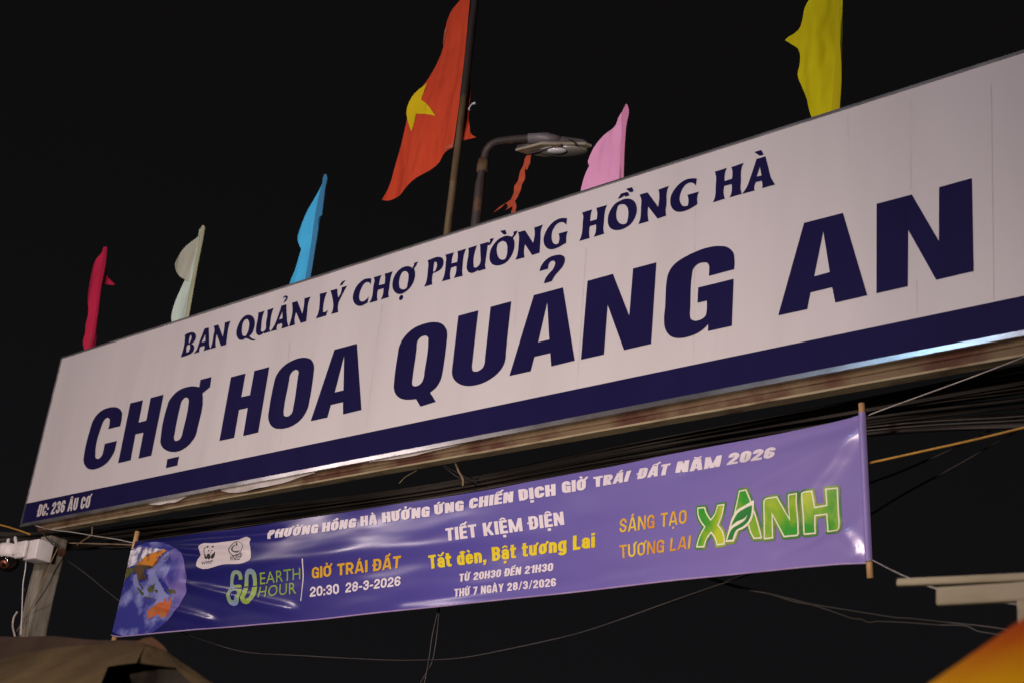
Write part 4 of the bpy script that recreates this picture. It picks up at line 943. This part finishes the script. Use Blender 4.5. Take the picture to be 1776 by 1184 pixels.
gp_ = land('globe_green_print', (0.05, 0.065, 0.015), (0.10, 0.11, 0.03))
for k_, rg_ in enumerate(['188,378* 240,386 292,398 282,430 232,455 168,498*', '290,580 310,585 350,630 368,660 345,665 315,630', '398,600 440,570 485,545 475,590 450,630 415,635', '365,673 440,683 435,695 368,688', '470,610 500,600 500,630 480,640', '582,590 620,602 670,600 685,642 660,640 625,645 600,615', '575,300 612,262 615,276 585,306', '508,430 520,440 516,452']):
    shape('landmass' if k_ == 0 else 'island', gp_, K9, [rough(rg_)], .0072, parent=globe, label='dark green coast at the left rim of the globe' if k_ == 0 else None)
shape('landmass', land('globe_red_print', (0.56, 0.075, 0.012), (0.42, 0.16, 0.05), 5), K9, [rough(r) for r in ("395,830 430,795 490,760 522,735 548,735 570,692 585,690 580,720 610,730 625,682 635,690 640,760 640,800 610,860 570,890 540,895 510,860 470,870 430,890 400,905 396,870",)], .0065, parent=globe, label='orange red continent low on the globe')
# ================================================================== cables and wires
def wire(pts, Y, r, m, name, label, cat, group=None, n=6, seg=6):
    P = []
    for i, q in enumerate(pts):
        yy = q[2] if len(q) > 2 else Y
        P.append(at(q[0], q[1], yy))
    o = link_mesh(name, tube_bm(smooth_pts(P, n), r, seg), m, None, True)
    return tag(own_origin(o), label, cat, group)
GC = 'bundle of black cables running behind the banner'
for i in range(46):
    t = i / 45.0; Y = 7.35 + .9 * random.random()
    j = lambda a: random.uniform(-a, a)
    s = random.random()
    ys = [(-900, 925 + 70 * s + j(8)), (-400, 930 + 55 * s + j(6)), (-60, 925 + 42 * s + j(4)), (120, 922 + 30 * s + j(5)), (240, 909 + 37 * s + j(4)), (460, 878 + 34 * s + j(2)), (760, 838 + 28 * s + j(2)), (1060, 776 + 36 * s + j(3)), (1500, 690 + 66 * s + j(3)), (1776, 632 + 112 * s + j(4)), (1900, 606 + 130 * s + j(4)), (2200, 540 + 170 * s + j(6))]
    wire(ys, Y, random.choice((.0045, .006, .007, .009)), M['cable'], 'cable', 'black overhead cable in the bundle running behind the banner', 'cable', GC, 5)
wire([(-30, 905), (0, 909.5), (30, 918), (52, 926)], 6.95, .009, M['rope'], 'cord', 'yellow cord running left out of the picture past the security camera', 'cord')
wire([(1480, 809), (1505, 803), (1600, 782), (1690, 762), (1776, 741), (1850, 725)], 6.84, .007, M['rope'], 'cord', 'yellow cord running right from behind the banner', 'cord')
wire([(1503, 722), (1520, 714), (1600, 685), (1690, 652), (1776, 619), (1830, 598)], 6.85, .0035, M['wire_white'], 'wire', 'thin pale wire tied to the top right corner of the banner', 'wire')
wire([(1505, 838), (1560, 818), (1640, 783), (1740, 735), (1800, 708)], 8.2, .007, M['wire_dim'], 'wire', 'dark thin wire just below the yellow cord on the right', 'wire')
wire([(1508, 893), (1570, 855), (1660, 806), (1740, 760), (1800, 725)], 8.4, .007, M['wire_dim'], 'wire', 'dark thin wire slanting steeply right of the banner, the lowest there', 'wire')
wire([(1509, 970, 6.75), (1516, 972, 6.75), (1545, 987, 6.2), (1580, 1003, 5.6), (1625, 1020, 5.1), (1730, 1042, 4.9), (1776, 1048, 4.8), (1830, 1052, 4.8)], 6, .0035, M['wire_white'], 'wire', 'thin pale wire tied to the bottom right corner of the banner', 'wire')
wire([(305, 1092), (340, 1105), (420, 1129), (520, 1136), (650, 1143), (720, 1144), (800, 1140), (900, 1121), (1000, 1098), (1080, 1072), (1180, 1036), (1300, 995), (1340, 980)], 7.0, .0042, M['wire'], 'wire', 'long sagging thin wire below the banner', 'wire')
wire([(761, 1040), (760, 1055), (750, 1100), (745, 1135), (738, 1175), (732, 1200)], 7.05, .0045, M['wire'], 'wire', 'left strand of the two wires hanging down below the banner', 'wire')
wire([(764, 1040), (762, 1055), (757, 1105), (750, 1145), (738, 1168), (722, 1196)], 7.07, .0045, M['wire'], 'wire', 'right strand of the two wires hanging down below the banner', 'wire')
Q6 = lambda x, y: (1180 + x / 4.229, 940 + y / 4.229)
Q7 = lambda x, y: (1476 + x / 3.893, 880 + y / 3.893)
wire([Q6(60, 200), Q6(150, 245), Q6(330, 305), Q6(480, 345), Q6(650, 375), Q6(730, 400), Q6(850, 437), Q6(960, 455), Q6(1100, 500), Q6(1260, 555), Q6(1330, 563), Q6(1380, 585), Q6(1450, 575), Q7(180, 765), Q7(400, 775), Q7(600, 790), Q7(770, 795), Q7(850, 830), Q7(950, 848), Q7(1060, 862), Q7(1200, 880)], 7.4, .0055, M['wire'], 'wire', 'kinked grey wire low on the right, the lower of two', 'wire', None, 4)
wire([Q6(100, 200), Q6(200, 245), Q6(350, 300), Q6(520, 345), Q6(760, 400), Q6(960, 450), Q6(1200, 490), Q6(1450, 530), Q6(1600, 552), Q7(400, 745), Q7(700, 778), Q7(870, 795), Q7(1060, 822), Q7(1200, 850)], 7.5, .006, M['wire_dim'], 'wire', 'straight dark wire low on the right, the upper of two', 'wire', None, 4)
wire([Q6(-200, 480), Q6(0, 412), Q6(330, 290), Q6(560, 200)], 8.6, .008, M['wire_dim'], 'wire', 'dark wire slanting up behind the bottom edge of the banner', 'wire')
wire([(60, 910), (85, 917), (125, 922), (160, 928), (205, 935), (240, 943)], 6.98, .0045, M['wire_white'], 'wire', 'thin pale wire from the left end of the sign board to the banner stick', 'wire')
wire([(115, 970), (150, 995), (180, 1020), (208, 1042)], 7.3, .005, M['wire_dim'], 'wire', 'dark wire slanting down left of the globe', 'wire')
wire([(133, 945), (145, 936), (158, 927), (160, 913)], 7.05, .006, M['hemp'], 'twig', 'bent brown twig caught below the left end of the sign board', 'twig')
wire([(72, 920), (80, 931), (92, 944)], 7.0, .007, M['cable'], 'cable', 'short black cable in front of the top of the concrete post', 'cable')
wire([(100, 950), (88, 975), (70, 1020), (50, 1060), (30, 1092), (24, 1102)], 7.06, .006, M['hemp'], 'twine', 'tan twine slanting across the concrete post', 'twine')
wire([(45, 970), (44, 985), (40, 1010), (39, 1030), (38, 1060), (36, 1100)], 6.98, .005, M['plastic'], 'wire', 'white lead hanging from the security camera', 'wire')
wire([(26, 1103), (22, 1085), (24, 1070), (30, 1060)], 7.0, .010, M['wire_white'], 'wire', 'pale looped wire end at the foot of the concrete post', 'wire')
wire([(240, 945), (200, 943), (160, 942), (120, 941)], 7.0, .006, M['hemp'], 'twine', 'tan twine tied to the top of the left banner stick', 'twine')
# tuft of old twine hanging from the beam
tuft = thing('twine_tuft', tuple(at(790, 800, 7.16)), 'tuft of old brown twine hanging below the sign board beam', 'twine')
QT = lambda x, y: (440 + x / 4.44, 700 + y / 4.44)
def strand(pts, r, m): link_mesh('strand', tube_bm(smooth_pts([at(*QT(*p), 7.16) for p in pts], 4), r, 6), m, tuft, True)
strand([(1535, 415), (1560, 470), (1580, 520), (1610, 575), (1612, 630)], .0085, M['hemp'])
strand([(1610, 570), (1570, 560), (1500, 510), (1440, 455), (1425, 430)], .004, M['wire_dim'])
strand([(1430, 440), (1500, 490), (1600, 545), (1720, 610)], .0025, M['wire'])
strand([(1330, 455), (1240, 520), (1170, 560), (1120, 610)], .004, M['hemp'])
strand([(1440, 432), (1480, 445), (1530, 440), (1560, 425)], .014, M['hemp'])

# ================================================================== pale steel rail low on the right
YR = 4.6
r0 = at(1557, 1010, YR); r1 = at(1776, 1000.5, YR)
fr = thing('steel_frame', (r1.x + .25, YR, 0), 'out of focus pale steel rail above a flat board, low on the right', 'frame')
d = (r1 - r0).normalized(); rx = r0 + d * .95
def bar(A, B, h, t, m, name, bev=.008):
    L = (B - A).length; bm = box_bm((0, -t / 2, -h / 2), (L, t / 2, h / 2), bevel=bev)
    q = (B - A).to_track_quat('X', 'Z').to_matrix()
    bmesh.ops.transform(bm, matrix=Matrix.Translation(A) @ q.to_4x4(), verts=bm.verts)
    return link_mesh(name, bm, m, fr)
bar(r0, rx, .028, .028, M['paint'], 'rail')
s0 = at(1625.5, 1034.5, YR); s1 = at(1772, 1026, YR); sx = s0 + (s1 - s0).normalized() * .72
bar(s0, sx, .066, .03, M['paint'], 'board', .010)
pz = at(1771.5, 1040, YR)
bm = box_bm((pz.x - .012, YR - .012, s1.z - .12), (pz.x + .03, YR + .03, r1.z - .016), bevel=.004); link_mesh('short_post', bm, M['paint'], fr)
bm = box_bm((pz.x + .24, YR - .02, 0), (pz.x + .28, YR + .02, r1.z + .05), bevel=.004); link_mesh('long_post', bm, M['paint'], fr)

# ================================================================== parasols in the foreground
def parasol(name, apex, rim_r, drop, m, label, ribs=8, sag=.06):
    u = thing(name, (apex.x, apex.y, 0), label, 'parasol')
    bm = bmesh.new(); seg = 64; rows = []
    for i in range(13):
        t = i / 12; row = []
        for k in range(seg):
            ph = 2 * math.pi * k / seg
            f = abs(math.cos(ph * ribs / 2))           # 1 on a rib, 0 between ribs
            r = rim_r * t * (1 - .05 * (1 - f) * t)
            z = -drop * t - sag * (1 - f) * t * (1 - t * .4) + .0 * t
            row.append(bm.verts.new((apex.x + max(r, .02) * math.cos(ph), apex.y + max(r, .02) * math.sin(ph), apex.z + z)))
        rows.append(row)
    row = [bm.verts.new((v.co.x, v.co.y, v.co.z - .12)) for v in rows[-1]]; rows.append(row)
    for p, q in zip(rows, rows[1:]):
        for k in range(seg): bm.faces.new((p[k], p[(k + 1) % seg], q[(k + 1) % seg], q[k]))
    bm.faces.new(rows[0][::-1]); bmesh.ops.recalc_face_normals(bm, faces=bm.faces[:])
    link_mesh('canopy', bm, m, u, True)
    link_mesh('pole', tube_bm([Vector((apex.x, apex.y, 0)), Vector((apex.x, apex.y, apex.z - .03))], .02, 12), M['paint'], u, True)
    for k in range(ribs):
        ph = 2 * math.pi * k / ribs
        e = Vector((apex.x + rim_r * math.cos(ph), apex.y + rim_r * math.sin(ph), apex.z - drop - .012))
        link_mesh('rib', tube_bm([Vector((apex.x, apex.y, apex.z - .03)), e], .006, 6), M['paint'], u)
    return u
# orange and yellow parasol: ring-printed cloth
om = bpy.data.materials.new('orange_yellow_parasol_cloth'); om.use_nodes = True
nt = om.node_tree; p = nt.nodes['Principled BSDF']; p.inputs['Roughness'].default_value = .8; p.inputs['Specular IOR Level'].default_value = .15
ge = nt.nodes.new('ShaderNodeTexCoord'); sp = nt.nodes.new('ShaderNodeSeparateXYZ'); nt.links.new(ge.outputs['Object'], sp.inputs[0])
vl = nt.nodes.new('ShaderNodeVectorMath'); vl.operation = 'LENGTH'
cb = nt.nodes.new('ShaderNodeCombineXYZ'); nt.links.new(sp.outputs['X'], cb.inputs['X']); nt.links.new(sp.outputs['Y'], cb.inputs['Y']); nt.links.new(cb.outputs[0], vl.inputs[0])
r_ = nt.nodes.new('ShaderNodeValToRGB'); nt.links.new(vl.outputs['Value'], r_.inputs['Fac'])
e = r_.color_ramp.elements; e[0].position = .10; e[0].color = (0.36, 0.024, 0.003, 1); e[1].position = .33; e[1].color = (0.80, 0.40, 0.001, 1)
n = e.new(.20); n.color = (0.55, 0.12, 0.001, 1)
nt.links.new(r_.outputs['Color'], p.inputs['Base Color'])
ap = at(1880, 998, 2.6)
parasol('parasol', ap, 1.05, .82, om, 'orange and yellow parasol in the bottom right corner', 8, .03)

# dark parasol with a brown tarpaulin thrown over it, bottom left
tarp = mat('brown_tarpaulin', (0.052, 0.037, 0.017), .9, spec=.08, noise=(3.4, (1, 1, 1), (0.032, 0.022, 0.010), .4, .66), bump=(5, (1, 1, 1), .6, .05))
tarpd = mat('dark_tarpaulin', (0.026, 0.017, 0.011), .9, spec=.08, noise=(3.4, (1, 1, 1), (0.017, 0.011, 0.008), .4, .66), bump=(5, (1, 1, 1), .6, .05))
fray = mat('frayed_brown_cloth', (0.040, 0.020, 0.010), .9, spec=.05, noise=(14, (1, 1, 1), (0.035, 0.02, 0.013), .4, .65), bump=(60, (1, 1, 1), .6, .01))
pk = at(262, 1108, 3.2)
tp = thing('tarpaulin_parasol', (pk.x - .8, 3.0, 0), 'brown tarpaulin draped over a dark parasol in the bottom left corner', 'parasol')
def patch(name, pts, m, sub=5, amp=.012):
    bm = bmesh.new(); vs = [bm.verts.new(p_) for p_ in pts]; bm.faces.new(vs)
    bmesh.ops.triangulate(bm, faces=bm.faces[:]); bmesh.ops.subdivide_edges(bm, edges=bm.edges[:], cuts=sub, use_grid_fill=True)
    for v in bm.verts: v.co.z += amp * math.sin(v.co.x * 7 + v.co.y * 5) * .5; v.co.y += amp * math.sin(v.co.x * 11 + v.co.z * 9)
    return link_mesh(name, bm, m, tp, True)
B_ = lambda x, y, Y: at(x, y, Y)
# rear sheet (ridge to the far side), front sheet and right gable
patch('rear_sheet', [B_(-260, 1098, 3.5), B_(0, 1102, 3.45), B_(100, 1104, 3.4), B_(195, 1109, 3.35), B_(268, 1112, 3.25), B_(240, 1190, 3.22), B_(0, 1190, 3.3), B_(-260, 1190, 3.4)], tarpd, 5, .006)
patch('front_sheet', [B_(-260, 1178, 3.1), B_(0, 1146, 3.1), B_(45, 1131, 3.1), B_(95, 1121, 3.1), B_(190, 1115, 3.1), B_(235, 1117, 3.1), B_(254, 1118, 3.1), B_(240, 1150, 2.95), B_(185, 1157, 2.95), B_(172, 1200, 2.8), B_(160, 1290, 2.6), B_(-260, 1300, 2.6)], tarp, 5, .008)
patch('gable_sheet', [B_(254, 1118, 3.1), B_(272, 1116, 3.12), B_(292, 1130, 3.12), B_(330, 1155, 3.12), B_(376, 1188, 3.12), B_(460, 1250, 3.12), B_(400, 1250, 3.05), B_(306, 1156, 3.05), B_(240, 1150, 2.97)], tarp, 4, .008)
patch('shadow_sheet', [B_(240, 1141, 3.10), B_(268, 1140, 3.08), B_(300, 1154, 3.08), B_(360, 1188, 3.08), B_(440, 1260, 3.08), B_(170, 1260, 3.06), B_(178, 1180, 3.06), B_(186, 1156, 3.06)], mat('painted_shadow', (0.007, 0.006, 0.005), .95, spec=.01, noise=(5, (1, 1, 1), (0.02, 0.017, 0.014), .4, .7)), 4, .004)  # near-black sheet painted as the shadow in the opening
patch('frayed_tip', [B_(236, 1114, 3.07), B_(250, 1108, 3.07), B_(265, 1105, 3.07), B_(272, 1109, 3.07), B_(285, 1119, 3.07), B_(293, 1129, 3.07), B_(270, 1121, 3.07), B_(254, 1117, 3.07)], fray, 3, .006)
px_ = at(120, 1150, 3.0)
link_mesh('pole', tube_bm([Vector((px_.x, 3.12, 0)), Vector((px_.x, 3.12, px_.z - .02))], .022, 12), M['paint'], tp, True)
